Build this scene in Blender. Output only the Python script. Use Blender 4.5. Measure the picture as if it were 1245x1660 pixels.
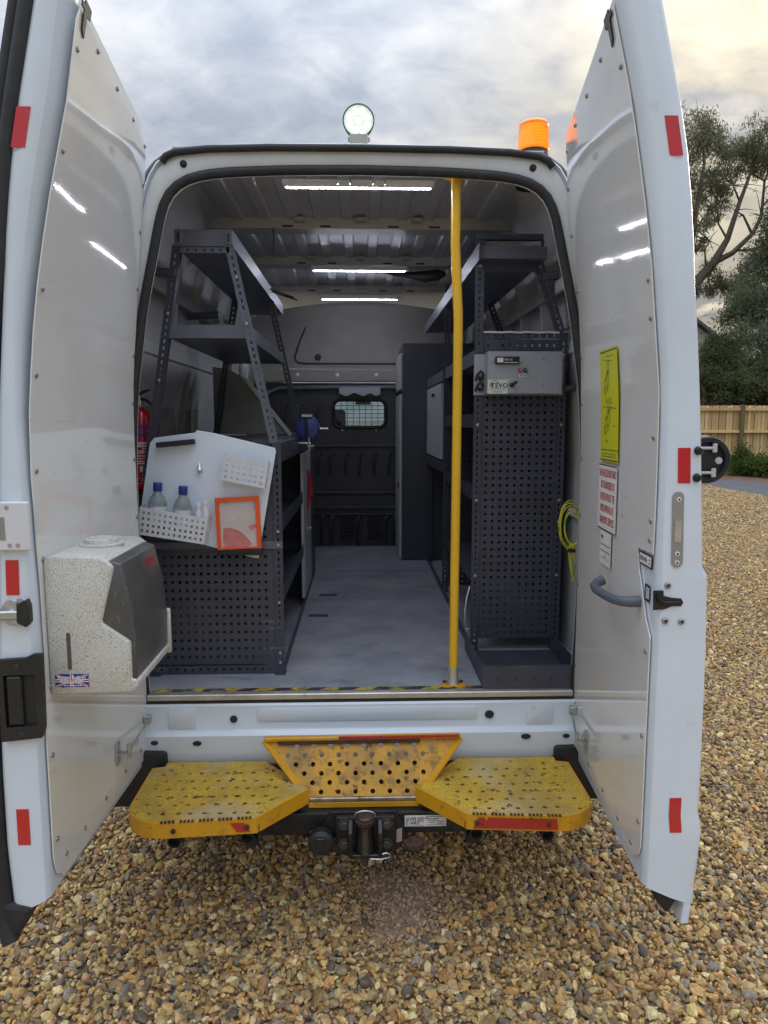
import bpy, bmesh, math, random
import numpy as np
from mathutils import Vector, Matrix
from mathutils.geometry import delaunay_2d_cdt

for _o in list(bpy.data.objects):
    bpy.data.objects.remove(_o)
S = bpy.context.scene
COL = S.collection
R_ = math.radians
random.seed(7)
rng = np.random.default_rng(11)

# ------------------------------------------------------------------ camera
cam = bpy.data.cameras.new('camera')
cam.sensor_fit = 'VERTICAL'; cam.sensor_height = 36.0
cam.lens = 1150 / 1660 * 36.0
cam.clip_start = 0.05; cam.clip_end = 2000
camo = bpy.data.objects.new('camera', cam); COL.objects.link(camo)
camo.location = (0, -2.5, 1.68)
camo.rotation_euler = (R_(90 - 7.284), 0, R_(-1.853))
S.camera = camo

# ------------------------------------------------------------------ world
SUN_AZ = 38.0      # degrees right of the van's axis, ahead of the camera
SUN_EL = 17.0
sun_dir = Vector((math.sin(R_(SUN_AZ)) * math.cos(R_(SUN_EL)), math.cos(R_(SUN_AZ)) * math.cos(R_(SUN_EL)), math.sin(R_(SUN_EL))))
W = bpy.data.worlds.new('World'); S.world = W; W.use_nodes = True
nt = W.node_tree; nt.nodes.clear()
def wn(t, **k):
    n = nt.nodes.new(t)
    for a, b in k.items(): setattr(n, a, b)
    return n
L = nt.links.new
out = wn('ShaderNodeOutputWorld')
sky = wn('ShaderNodeTexSky', sky_type='NISHITA', sun_disc=False)
sky.sun_elevation = R_(SUN_EL); sky.sun_rotation = R_(SUN_AZ); sky.air_density = 1.0; sky.dust_density = 1.5
bg1 = wn('ShaderNodeBackground'); bg1.inputs[1].default_value = 0.10
L(sky.outputs[0], bg1.inputs[0])
tc = wn('ShaderNodeTexCoord')
sep = wn('ShaderNodeSeparateXYZ'); L(tc.outputs['Generated'], sep.inputs[0])
def wmath(op, a, b=None, clamp=False):
    n = wn('ShaderNodeMath', operation=op, use_clamp=clamp)
    for i, v in enumerate((a, b)):
        if v is None: continue
        if isinstance(v, (int, float)): n.inputs[i].default_value = v
        else: L(v, n.inputs[i])
    return n.outputs[0]
zc = wmath('MAXIMUM', sep.outputs[2], 0.0)
den = wmath('ADD', zc, 0.34)
px = wmath('DIVIDE', sep.outputs[0], den); py = wmath('DIVIDE', sep.outputs[1], den)
cmb = wn('ShaderNodeCombineXYZ'); L(px, cmb.inputs[0]); L(py, cmb.inputs[1])
def wnoise(scale, detail, rough, loc, stretch=(1, 1, 1), dist=0.0):
    mp = wn('ShaderNodeMapping'); mp.inputs['Location'].default_value = loc; mp.inputs['Scale'].default_value = stretch
    mp.inputs['Rotation'].default_value = (0, 0, R_(28))
    L(cmb.outputs[0], mp.inputs[0])
    n = wn('ShaderNodeTexNoise'); n.inputs['Scale'].default_value = scale; n.inputs['Detail'].default_value = detail
    n.inputs['Roughness'].default_value = rough; n.inputs['Distortion'].default_value = dist
    L(mp.outputs[0], n.inputs['Vector']); return n.outputs[0]
n1 = wnoise(2.6, 10, 0.55, (3.1, 1.7, 0), (1.0, 1.2, 1), 0.3)
n2 = wnoise(7.5, 8, 0.58, (8.1, 4.2, 2), (1.0, 1.4, 1), 0.5)
mixn = wmath('ADD', wmath('MULTIPLY', n1, 0.68), wmath('MULTIPLY', n2, 0.32))
def wramp(src, stops):
    r = wn('ShaderNodeValToRGB'); L(src, r.inputs[0])
    e = r.color_ramp.elements
    while len(e) < len(stops): e.new(0.5)
    for el, (p, c) in zip(e, stops): el.position = p; el.color = (*c, 1)
    return r.outputs[0]
# cool side of the cloud deck
cool = wramp(mixn, [(0.30, (0.36, 0.43, 0.55)), (0.44, (0.47, 0.53, 0.64)), (0.54, (0.65, 0.69, 0.77)), (0.66, (0.92, 0.93, 0.95))])
# lit, warm side near the hidden sun
warm = wramp(mixn, [(0.32, (0.42, 0.45, 0.51)), (0.43, (0.62, 0.61, 0.60)), (0.50, (0.86, 0.79, 0.65)), (0.62, (1.12, 1.02, 0.80))])
dot = wn('ShaderNodeVectorMath', operation='DOT_PRODUCT'); L(tc.outputs['Generated'], dot.inputs[0]); dot.inputs[1].default_value = sun_dir
gl = wmath('MAXIMUM', dot.outputs['Value'], 0.0)
glow = wmath('POWER', gl, 5.0)
gm = wn('ShaderNodeMapRange', interpolation_type='SMOOTHSTEP'); L(glow, gm.inputs[0]); gm.inputs[1].default_value = 0.33; gm.inputs[2].default_value = 0.92
mx = wn('ShaderNodeMix', data_type='RGBA'); L(gm.outputs[0], mx.inputs[0]); L(cool, mx.inputs[6]); L(warm, mx.inputs[7])
# overcast decks are brighter towards the zenith; steepened beyond that to light the scene
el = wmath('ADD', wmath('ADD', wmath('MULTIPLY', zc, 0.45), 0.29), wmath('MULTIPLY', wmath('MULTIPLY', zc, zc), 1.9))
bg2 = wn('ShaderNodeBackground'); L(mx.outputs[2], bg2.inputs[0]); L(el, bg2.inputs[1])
cov = wn('ShaderNodeMapRange'); L(n1, cov.inputs[0]); cov.inputs[1].default_value = 0.30; cov.inputs[2].default_value = 0.42
cov.inputs[3].default_value = 0.72; cov.inputs[4].default_value = 1.0
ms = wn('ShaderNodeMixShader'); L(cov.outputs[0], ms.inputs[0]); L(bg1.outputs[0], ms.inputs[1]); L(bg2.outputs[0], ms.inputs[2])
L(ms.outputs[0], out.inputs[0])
W.cycles.sampling_method = 'MANUAL'; W.cycles.sample_map_resolution = 1024

# ------------------------------------------------------------------ sun (veiled by cloud)
sl = bpy.data.lights.new('sun', 'SUN'); sl.energy = 0.6; sl.angle = R_(14); sl.color = (1.0, 0.86, 0.66)
so = bpy.data.objects.new('sun', sl); COL.objects.link(so)
so.rotation_euler = (-sun_dir).to_track_quat('-Z', 'Y').to_euler()

# ------------------------------------------------------------------ exposure
S.view_settings.view_transform = 'Standard'; S.view_settings.look = 'None'
S.view_settings.exposure = 0.45; S.view_settings.gamma = 1.0
S.render.engine = 'CYCLES'
S.cycles.use_denoising = True
S.cycles.max_bounces = 9; S.cycles.diffuse_bounces = 5; S.cycles.glossy_bounces = 4; S.cycles.transmission_bounces = 6; S.cycles.transparent_max_bounces = 12
S.cycles.sample_clamp_indirect = 6.0

# ================================================================== helpers
class MB:
    def __init__(s): s.v = []; s.f = []
    def add(s, vs, fs):
        b = len(s.v); s.v += [tuple(p) for p in vs]; s.f += [tuple(b + i for i in f) for f in fs]; return s
    def obox(s, c, ax, h, ch=0.0):
        c = Vector(c); ax = [Vector(a).normalized() for a in ax]
        def P(i, j, k): return c + ax[0] * i + ax[1] * j + ax[2] * k
        if ch <= 0:
            vs = [P(i * h[0], j * h[1], k * h[2]) for i in (-1, 1) for j in (-1, 1) for k in (-1, 1)]
            fs = [(0, 1, 3, 2), (4, 6, 7, 5), (0, 4, 5, 1), (2, 3, 7, 6), (0, 2, 6, 4), (1, 5, 7, 3)]
            return s.add(vs, fs)
        ch = min(ch, min(h) * 0.49)
        bm = bmesh.new(); bmesh.ops.create_cube(bm, size=2)
        for v in bm.verts: v.co = Vector((v.co.x * h[0], v.co.y * h[1], v.co.z * h[2]))
        bmesh.ops.bevel(bm, geom=list(bm.edges), offset=ch, segments=2 if ch > 0.004 else 1, profile=0.5, affect='EDGES')
        bm.verts.index_update()
        vs = [P(*v.co) for v in bm.verts]; fs = [tuple(v.index for v in f.verts) for f in bm.faces]
        bm.free(); return s.add(vs, fs)
    def box(s, x0, x1, y0, y1, z0, z1, ch=0.0):
        return s.obox(((x0 + x1) / 2, (y0 + y1) / 2, (z0 + z1) / 2), ((1, 0, 0), (0, 1, 0), (0, 0, 1)),
                      (abs(x1 - x0) / 2, abs(y1 - y0) / 2, abs(z1 - z0) / 2), ch)
    def bar(s, a, b, w, t, up=(0, 0, 1), ch=0.0):
        a = Vector(a); b = Vector(b); d = (b - a).normalized(); up = Vector(up)
        sx = d.cross(up)
        if sx.length < 1e-4: sx = d.cross(Vector((0, 1, 0)))
        sx.normalize(); uz = sx.cross(d).normalized()
        return s.obox((a + b) / 2, (d, sx, uz), ((b - a).length / 2, w / 2, t / 2), ch)
    def tube(s, pts, r, n=10, cap=True, closed=False):
        pts = [Vector(p) for p in pts]; m = len(pts)
        rs = r if isinstance(r, (list, tuple)) else [r] * m
        vs = []; prev = None
        for i, p in enumerate(pts):
            if closed: t = pts[(i + 1) % m] - pts[i - 1]
            else: t = (pts[min(i + 1, m - 1)] - pts[max(i - 1, 0)])
            t.normalize()
            if prev is None:
                q = t.cross(Vector((0, 0, 1)))
                if q.length < 1e-3: q = t.cross(Vector((1, 0, 0)))
            else:
                q = prev - t * prev.dot(t)
            q.normalize(); prev = q; w = t.cross(q)
            for k in range(n):
                a = 2 * math.pi * k / n
                vs.append(p + q * math.cos(a) * rs[i] + w * math.sin(a) * rs[i])
        fs = []
        for i in range(m if closed else m - 1):
            j = (i + 1) % m
            for k in range(n):
                k2 = (k + 1) % n
                fs.append((i * n + k, i * n + k2, j * n + k2, j * n + k))
        if cap and not closed:
            fs.append(tuple(range(n))[::-1]); fs.append(tuple((m - 1) * n + k for k in range(n)))
        return s.add(vs, fs)
    def cyl(s, a, b, r0, r1=None, n=16, cap=True):
        return s.tube([a, b], [r0, r0 if r1 is None else r1], n, cap)
    def lathe(s, o, d, prof, n=20):          # prof: list of (along, radius)
        o = Vector(o); d = Vector(d).normalized()
        q = d.cross(Vector((0, 0, 1)))
        if q.length < 1e-3: q = Vector((1, 0, 0))
        q.normalize(); w = d.cross(q); vs = []; fs = []
        for (h, r) in prof:
            for k in range(n):
                a = 2 * math.pi * k / n
                vs.append(o + d * h + (q * math.cos(a) + w * math.sin(a)) * max(r, 1e-5))
        for i in range(len(prof) - 1):
            for k in range(n):
                k2 = (k + 1) % n
                fs.append((i * n + k, i * n + k2, (i + 1) * n + k2, (i + 1) * n + k))
        fs.append(tuple(range(n))[::-1]); fs.append(tuple((len(prof) - 1) * n + k for k in range(n)))
        return s.add(vs, fs)
    def prism(s, poly, o, u, v, w, d, ch=0.0):   # polygon in (u,v) pushed along w by d
        o = Vector(o); u = Vector(u); v = Vector(v); w = Vector(w)
        if ch > 0:
            bm = bmesh.new()
            a = [bm.verts.new((p[0], p[1], 0)) for p in poly]; b = [bm.verts.new((p[0], p[1], d)) for p in poly]
            n = len(poly); bm.faces.new(a[::-1]); bm.faces.new(b)
            for i in range(n): bm.faces.new((a[i], a[(i + 1) % n], b[(i + 1) % n], b[i]))
            bmesh.ops.recalc_face_normals(bm, faces=bm.faces)
            bmesh.ops.bevel(bm, geom=list(bm.edges), offset=ch, segments=2, profile=0.5, affect='EDGES', clamp_overlap=True)
            bm.verts.index_update()
            vs = [o + u * q.co.x + v * q.co.y + w * q.co.z for q in bm.verts]; fs = [tuple(q.index for q in f.verts) for f in bm.faces]
            bm.free(); return s.add(vs, fs)
        n = len(poly)
        vs = [o + u * p[0] + v * p[1] for p in poly] + [o + u * p[0] + v * p[1] + w * d for p in poly]
        fs = [tuple(range(n))[::-1], tuple(range(n, 2 * n))] + [(i, (i + 1) % n, n + (i + 1) % n, n + i) for i in range(n)]
        return s.add(vs, fs)
    def plate(s, outline, holes, fn, t):         # 2-D outline with holes; fn(a, b, depth) -> point
        vs = []; es = []; own = []
        for li, loop in enumerate([outline] + holes):
            b = len(vs); vs += [Vector(p) for p in loop]; n = len(loop); own += [li] * n
            es += [(b + i, b + (i + 1) % n) for i in range(n)]
        r = delaunay_2d_cdt(vs, es, [], 1, 1e-6)
        V2 = r[0]; ow = [own[q[0]] if q else -1 for q in r[3]]
        F2 = [f for f in r[2] if not (ow[f[0]] > 0 and all(ow[i] == ow[f[0]] for i in f))]   # drop triangles inside (convex) holes
        n = len(V2)
        top = [fn(p.x, p.y, 0.0) for p in V2]
        if t == 0: return s.add(top, [tuple(f) for f in F2])
        bot = [fn(p.x, p.y, t) for p in V2]
        cnt = {}
        for f in F2:
            for i in range(len(f)):
                e = (f[i], f[(i + 1) % len(f)]); cnt[e] = 1
        side = [(a, b) for (a, b) in cnt if (b, a) not in cnt]
        fs = [tuple(f) for f in F2] + [tuple(n + i for i in reversed(f)) for f in F2] + [(b, a, n + a, n + b) for a, b in side]
        return s.add(top + bot, fs)
    def grid(s, fn, na, nb):
        vs = [fn(i / na, j / nb) for i in range(na + 1) for j in range(nb + 1)]
        fs = [(i * (nb + 1) + j, (i + 1) * (nb + 1) + j, (i + 1) * (nb + 1) + j + 1, i * (nb + 1) + j + 1) for i in range(na) for j in range(nb)]
        return s.add(vs, fs)
    def mesh(s, name, m, smooth=None):
        me = bpy.data.meshes.new(name); me.from_pydata([tuple(p) for p in s.v], [], s.f); me.materials.append(m)
        bm = bmesh.new(); bm.from_mesh(me); bmesh.ops.recalc_face_normals(bm, faces=bm.faces); bm.to_mesh(me); bm.free()
        if smooth is not None:
            me.shade_smooth(); me.set_sharp_from_angle(angle=R_(smooth))
        return me
    def build(s, name, m, parent=None, smooth=None):
        return put(name, s.mesh(name, m, smooth), parent)

def put(name, me, parent=None, loc=None):
    o = bpy.data.objects.new(name, me); COL.objects.link(o)
    if parent is not None:
        o.parent = parent
        o.matrix_parent_inverse = Matrix.Translation(-world_loc(parent))
    if loc is not None: o.location = loc
    return o
def world_loc(o):
    l = Vector(o.location)
    if o.parent is not None and o.type == 'EMPTY': l = l
    return l
def empty(name, loc, label=None, cat=None, group=None):
    o = bpy.data.objects.new(name, None); o.empty_display_size = 0.1; COL.objects.link(o); o.location = loc
    if label: tag(o, label, cat, group)
    return o
def tag(o, label, cat, group=None):
    o['label'] = label; o['category'] = cat
    if group: o['group'] = group
    return o
def kind(o, k): o['kind'] = k; return o
def circ(cx, cy, r, n=10, ry=None, ph=0.0):
    return [(cx + r * math.cos(2 * math.pi * i / n + ph), cy + (ry or r) * math.sin(2 * math.pi * i / n + ph)) for i in range(n)]
def sq(cx, cy, h, hy=None):
    hy = hy or h
    return [(cx - h, cy - hy), (cx + h, cy - hy), (cx + h, cy + hy), (cx - h, cy + hy)]
def rrect(x0, x1, y0, y1, r, n=4):
    o = []
    for (cx, cy, a0) in ((x1 - r, y0 + r, -90), (x1 - r, y1 - r, 0), (x0 + r, y1 - r, 90), (x0 + r, y0 + r, 180)):
        for i in range(n + 1):
            a = R_(a0 + 90 * i / n); o.append((cx + r * math.cos(a), cy + r * math.sin(a)))
    return o
def interp(tab):
    zs = [t[0] for t in tab]; xs = [t[1] for t in tab]
    if zs[0] > zs[-1]: zs = zs[::-1]; xs = xs[::-1]
    return lambda z: float(np.interp(z, zs, xs))

def text_mesh(name, txt, size, o, u, v, m, parent, align='CENTER', xs=1.0, spacing=1.0, lines=1.0, bold=.02):
    c = bpy.data.curves.new(name, 'FONT'); c.body = txt; c.size = size; c.align_x = align; c.align_y = 'CENTER'; c.resolution_u = 2
    c.space_character = spacing; c.space_line = lines; c.extrude = 0.0; c.offset = bold * size
    t = bpy.data.objects.new('tmp', c); COL.objects.link(t)
    me = bpy.data.meshes.new_from_object(t.evaluated_get(bpy.context.evaluated_depsgraph_get()))
    bpy.data.objects.remove(t); bpy.data.curves.remove(c)
    o = Vector(o); u = Vector(u).normalized() * xs; v = Vector(v).normalized()
    for vv in me.vertices:
        vv.co = o + u * vv.co.x + v * vv.co.y
    me.materials.clear(); me.materials.append(m); me.name = name
    return put(name, me, parent)

# ------------------------------------------------------------------ materials
def mat(name, col, rough=0.5, metal=0.0, var=0.12, vs=6.0, bump=0.0, bs=200.0, spots=None, coat=0.0, spec=0.5, emit=None, trans=0.0, rvar=0.0, obj=True):
    """Principled with colour mottling, optional wear spots [(colour, scale, threshold, softness, detail)], bump."""
    m = bpy.data.materials.new(name); m.use_nodes = True
    t = m.node_tree; b = t.nodes['Principled BSDF']; l = t.links.new
    b.inputs['Roughness'].default_value = rough; b.inputs['Metallic'].default_value = metal
    b.inputs['Coat Weight'].default_value = coat; b.inputs['Coat Roughness'].default_value = 0.06
    b.inputs['Specular IOR Level'].default_value = spec; b.inputs['Transmission Weight'].default_value = trans
    b.inputs['Base Color'].default_value = (*col, 1)
    tc = t.nodes.new('ShaderNodeTexCoord'); vec = tc.outputs['Object']
    def noise(sc, det=6, ro=0.6, st=None):
        n = t.nodes.new('ShaderNodeTexNoise'); n.inputs['Scale'].default_value = sc; n.inputs['Detail'].default_value = det; n.inputs['Roughness'].default_value = ro
        if st:
            mp = t.nodes.new('ShaderNodeMapping'); mp.inputs['Scale'].default_value = st; l(vec, mp.inputs[0]); l(mp.outputs[0], n.inputs['Vector'])
        else: l(vec, n.inputs['Vector'])
        return n.outputs[0]
    cur = None
    if var > 0:
        r = t.nodes.new('ShaderNodeMapRange'); l(noise(vs), r.inputs[0]); r.inputs[1].default_value = 0.3; r.inputs[2].default_value = 0.7
        r.inputs[3].default_value = 1 - var; r.inputs[4].default_value = 1 + var
        mu = t.nodes.new('ShaderNodeVectorMath'); mu.operation = 'SCALE'; mu.inputs[0].default_value = col; l(r.outputs[0], mu.inputs['Scale'])
        cur = mu.outputs[0]
    for sp in (spots or []):
        c2, sc, th, so_, det = sp[:5]; st = sp[5] if len(sp) > 5 else None
        r = t.nodes.new('ShaderNodeMapRange'); l(noise(sc, det, 0.65, st), r.inputs[0]); r.inputs[1].default_value = th; r.inputs[2].default_value = th + so_
        r.inputs[4].default_value = sp[6] if len(sp) > 6 else 1.0
        x = t.nodes.new('ShaderNodeMix'); x.data_type = 'RGBA'; l(r.outputs[0], x.inputs[0])
        if cur is not None: l(cur, x.inputs[6])
        else: x.inputs[6].default_value = (*col, 1)
        x.inputs[7].default_value = (*c2, 1); cur = x.outputs[2]
    if cur is not None: l(cur, b.inputs['Base Color'])
    if rvar > 0:
        r = t.nodes.new('ShaderNodeMapRange'); l(noise(vs * 3), r.inputs[0]); r.inputs[1].default_value = 0.3; r.inputs[2].default_value = 0.7
        r.inputs[3].default_value = max(rough - rvar, 0.02); r.inputs[4].default_value = min(rough + rvar, 1); l(r.outputs[0], b.inputs['Roughness'])
    if bump > 0:
        bn = t.nodes.new('ShaderNodeBump'); bn.inputs['Strength'].default_value = min(bump, 1.0); bn.inputs['Distance'].default_value = 0.002 if bump <= 1 else 0.002 * bump
        l(noise(bs, 4), bn.inputs['Height']); l(bn.outputs[0], b.inputs['Normal'])
    if emit:
        b.inputs['Emission Color'].default_value = (*emit[0], 1); b.inputs['Emission Strength'].default_value = emit[1]
    return m

def bars(parent, rows, y, h, m):     # lines of print too small to read
    b = MB()
    for (x0, x1, z) in rows:
        x = x0
        while x < x1:
            w = min(random.uniform(1.5, 4.0) * h, x1 - x); b.add([(x, y, z - h / 2), (x + w, y, z - h / 2), (x + w, y, z + h / 2), (x, y, z + h / 2)], [(0, 1, 2, 3)]); x += w + h * .6
    return b.build('print_lines', m, parent)

def glass_mat(name, tint=(0.9, 0.95, 0.93), refl=0.12, rough=0.02):
    m = bpy.data.materials.new(name); m.use_nodes = True; t = m.node_tree; t.nodes.clear(); l = t.links.new
    o = t.nodes.new('ShaderNodeOutputMaterial'); tr = t.nodes.new('ShaderNodeBsdfTransparent'); tr.inputs[0].default_value = (*tint, 1)
    g = t.nodes.new('ShaderNodeBsdfGlossy'); g.inputs['Roughness'].default_value = rough
    fr = t.nodes.new('ShaderNodeFresnel'); fr.inputs[0].default_value = 1.5
    x = t.nodes.new('ShaderNodeMixShader'); l(fr.outputs[0], x.inputs[0]); l(tr.outputs[0], x.inputs[1]); l(g.outputs[0], x.inputs[2]); l(x.outputs[0], o.inputs[0])
    return m

M = {}
M['white'] = mat('white_vehicle_paint', (0.68, 0.765, 0.87), 0.28, coat=0.6, var=0.04, vs=3, spots=[((0.55, 0.55, 0.52), 3.5, 0.54, 0.2, 9, (1, 1, .35), 0.35), ((0.50, 0.44, 0.34), 9, 0.66, 0.10, 8, None, 0.45), ((0.28, 0.26, 0.24), 120, 0.735, 0.03, 3, None, 0.8)])
M['jamb'] = mat('jamb_paint', (0.76, 0.80, 0.82), 0.38, coat=0.3, var=0.06, vs=4, spots=[((0.42, 0.38, 0.30), 6, 0.60, 0.15, 6, None, 0.5)])
M['liner'] = mat('grp_liner', (0.75, 0.755, 0.745), 0.05, coat=0.35, spec=0.5, var=0.04, vs=2.2, rvar=0.02, spots=[((0.60, 0.56, 0.49), 2.2, 0.52, 0.2, 9, None, 0.25), ((0.50, 0.49, 0.47), 24, 0.63, 0.03, 10, (1, .35, 2.2), 0.3), ((0.28, 0.25, 0.22), 160, 0.75, 0.02, 3, None, 0.7)])
M['rubber'] = mat('black_rubber', (0.022, 0.023, 0.026), 0.6, var=0.3, vs=12, spots=[((0.10, 0.095, 0.09), 25, 0.6, 0.2, 6, None, 0.6)])
M['plastic'] = mat('black_plastic', (0.016, 0.017, 0.019), 0.42, var=0.3, vs=10, bump=0.15, bs=500, spots=[((0.10, 0.09, 0.07), 14, 0.60, 0.2, 7, None, 0.5)])
M['rack'] = mat('rack_grey_paint', (0.060, 0.066, 0.092), 0.45, metal=0.1, var=0.15, vs=7, bump=0.1, bs=400, spots=[((0.24, 0.24, 0.25), 9, 0.63, 0.05, 10, (0.5, 0.5, 3.0), 0.45), ((0.045, 0.048, 0.06), 4, 0.52, 0.2, 8, None, 0.6)])
M['rack2'] = mat('rack_beam_paint', (0.125, 0.136, 0.178), 0.4, metal=0.1, var=0.12, vs=7, bump=0.1, bs=400, spots=[((0.25, 0.25, 0.25), 20, 0.70, 0.04, 8, None, 0.5)])
M['slot'] = mat('dark_steel', (0.03, 0.03, 0.035), 0.6)
M['steel'] = mat('galvanised_steel', (0.52, 0.54, 0.56), 0.35, metal=0.85, var=0.2, vs=40, rvar=0.1)
M['alu'] = mat('worn_aluminium', (0.55, 0.54, 0.50), 0.4, metal=0.7, var=0.15, vs=12, spots=[((0.2, 0.17, 0.13), 14, 0.60, 0.15, 8, None, 0.6)])
M['rivet'] = mat('rivet_zinc', (0.30, 0.30, 0.29), 0.45, metal=0.6, var=0.2, vs=60)
M['boltm'] = mat('bolt_zinc', (0.42, 0.40, 0.35), 0.4, metal=0.8, var=0.2, vs=60)
M['floor'] = mat('van_floor_vinyl', (0.285, 0.30, 0.35), 0.5, var=0.26, vs=3.5, bump=0.25, bs=260, spots=[((0.46, 0.43, 0.38), 2.6, 0.52, 0.16, 10, None, 0.75), ((0.12, 0.12, 0.13), 5, 0.57, 0.12, 9, (1, 2.4, 1), 0.65), ((0.50, 0.50, 0.52), 14, 0.62, 0.05, 9, (0.6, 3, 1), 0.5), ((0.05, 0.05, 0.05), 38, 0.69, 0.03, 6, None, 0.85)])
M['wall'] = mat('van_wall_paint', (0.50, 0.51, 0.52), 0.65, var=0.08, vs=3, spots=[((0.22, 0.21, 0.19), 5, 0.6, 0.2, 7, None, 0.5)])
M['roofin'] = mat('roof_inner_paint', (0.54, 0.56, 0.62), 0.42, var=0.1, vs=2.5)
M['bow'] = mat('roof_bow_paint', (0.46, 0.455, 0.44), 0.4, var=0.08, vs=4)
M['bulk'] = mat('bulkhead_black', (0.04, 0.041, 0.046), 0.42, var=0.25, vs=6, spots=[((0.08, 0.075, 0.07), 7, 0.60, 0.2, 8, None, 0.6)])
M['header'] = mat('headliner_grey', (0.28, 0.27, 0.26), 0.7, var=0.1, vs=4, bump=0.2, bs=300)
M['yellow'] = mat('yellow_paint', (0.66, 0.33, 0.012), 0.42, var=0.08, vs=8, coat=0.15, spots=[((0.30, 0.15, 0.03), 13, 0.55, 0.14, 9, None, 0.7), ((0.05, 0.03, 0.02), 38, 0.64, 0.06, 8, None, 0.9)])
M['flap'] = mat('dirty_yellow_paint', (0.60, 0.31, 0.014), 0.5, var=0.15, vs=10, bump=0.3, bs=120, spots=[((0.34, 0.21, 0.06), 7, 0.46, 0.14, 10, None, 0.8), ((0.17, 0.10, 0.035), 18, 0.52, 0.12, 10, None, 0.8), ((0.05, 0.035, 0.025), 34, 0.60, 0.06, 9, None, 0.9)])
M['grip'] = mat('yellow_grit_paint', (0.66, 0.42, 0.03), 0.8, var=0.25, vs=9, bump=1.0, bs=330, spots=[((0.26, 0.19, 0.06), 240, 0.50, 0.06, 3, None, 0.8), ((0.30, 0.22, 0.09), 3.2, 0.48, 0.14, 10, None, 0.6), ((0.50, 0.43, 0.27), 4, 0.50, 0.16, 9, None, 0.7), ((0.05, 0.04, 0.025), 24, 0.605, 0.05, 9, None, 0.95)])
M['pole'] = mat('yellow_pole_paint', (0.80, 0.47, 0.018), 0.3, coat=0.4, var=0.04, vs=5, spots=[((0.3, 0.18, 0.05), 90, 0.74, 0.03, 4, None, 0.8)])
M['worn'] = mat('bare_worn_steel', (0.33, 0.29, 0.24), 0.4, metal=0.7, var=0.3, vs=30, spots=[((0.10, 0.05, 0.025), 25, 0.5, 0.2, 8)])
M['pinm'] = mat('greasy_steel', (0.09, 0.08, 0.07), 0.45, metal=0.5, var=0.3, vs=30, spots=[((0.05, 0.03, 0.02), 25, 0.5, 0.2, 8)])
M['rust'] = mat('dark_rust', (0.07, 0.035, 0.02), 0.8, var=0.4, vs=25, spots=[((0.02, 0.016, 0.014), 15, 0.5, 0.15, 8)])
M['redpaint'] = mat('red_hazard_paint', (0.42, 0.03, 0.02), 0.5, var=0.2, vs=20, spots=[((0.08, 0.03, 0.02), 40, 0.58, 0.1, 7)])
M['reflector'] = mat('red_reflective_tape', (0.55, 0.012, 0.02), 0.25, coat=0.6, var=0.06, vs=20)
M['hitch'] = mat('hitch_black_paint', (0.018, 0.018, 0.02), 0.42, metal=0.2, var=0.3, vs=14, spots=[((0.11, 0.10, 0.09), 12, 0.56, 0.2, 8, None, 0.6)])
M['granite'] = mat('speckled_granite_plastic', (0.62, 0.61, 0.555), 0.42, var=0.06, vs=5, spots=[((0.40, 0.33, 0.20), 5, 0.55, 0.2, 8, None, 0.55), ((0.24, 0.25, 0.28), 330, 0.555, 0.04, 2, (1, 1, 1.0), 0.8), ((0.03, 0.035, 0.045), 230, 0.66, 0.02, 2)])
M['smoky'] = mat('smoked_plastic', (0.085, 0.085, 0.083), 0.32, var=0.2, vs=8, spots=[((0.22, 0.20, 0.16), 120, 0.60, 0.05, 5, (1, 1, 0.25), 0.6), ((0.28, 0.26, 0.2), 5, 0.58, 0.25, 8, (1, 1, 0.4), 0.35)])
M['whitepvc'] = mat('white_board', (0.76, 0.84, 0.95), 0.35, var=0.04, vs=5, spots=[((0.45, 0.42, 0.36), 7, 0.66, 0.1, 8, None, 0.5)])
M['whitepl'] = mat('white_sheet_metal', (0.70, 0.72, 0.76), 0.35, var=0.05, vs=8)
M['cabgrey'] = mat('pale_grey_metal', (0.50, 0.51, 0.54), 0.38, var=0.06, vs=4)
M['boxgrey'] = mat('light_grey_metal', (0.36, 0.385, 0.43), 0.4, var=0.08, vs=6, metal=0.1)
M['darkcab'] = mat('dark_blue_grey_metal', (0.060, 0.065, 0.085), 0.42, var=0.12, vs=5)
M['sealbag'] = mat('orange_frame', (0.85, 0.11, 0.02), 0.4, var=0.05)
M['paper'] = mat('paper', (0.72, 0.71, 0.69), 0.75, var=0.06, vs=12)
M['pinkpaper'] = mat('stained_paper', (0.62, 0.55, 0.53), 0.7, var=0.08, vs=14, spots=[((0.60, 0.20, 0.19), 9, 0.56, 0.04, 6, None, 0.85), ((0.35, 0.33, 0.30), 50, 0.66, 0.05, 5, None, 0.7)])
M['pinkstain'] = mat('pink_stain', (0.60, 0.21, 0.20), 0.7, var=0.15, vs=20, spots=[((0.62, 0.5, 0.48), 22, 0.56, 0.08, 7)])
M['foam'] = mat('black_foam', (0.03, 0.03, 0.032), 0.9, var=0.4, vs=60, bump=0.8, bs=180)
M['redext'] = mat('extinguisher_red', (0.55, 0.012, 0.012), 0.22, coat=0.7, var=0.05)
M['bluestripe'] = mat('blue_stripe', (0.06, 0.05, 0.35), 0.3, var=0.05)
M['bluecap'] = mat('blue_cap', (0.022, 0.03, 0.22), 0.35, var=0.08)
M['bottle'] = mat('clear_bottle', (0.62, 0.66, 0.66), 0.12, var=0.03, trans=0.75)
M['liquid'] = mat('bottle_label_white', (0.66, 0.68, 0.70), 0.4, var=0.05, vs=20)
M['vise'] = mat('blue_vise_paint', (0.035, 0.06, 0.27), 0.35, var=0.15, vs=12, spots=[((0.02, 0.02, 0.03), 22, 0.62, 0.1, 6)])
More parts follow.
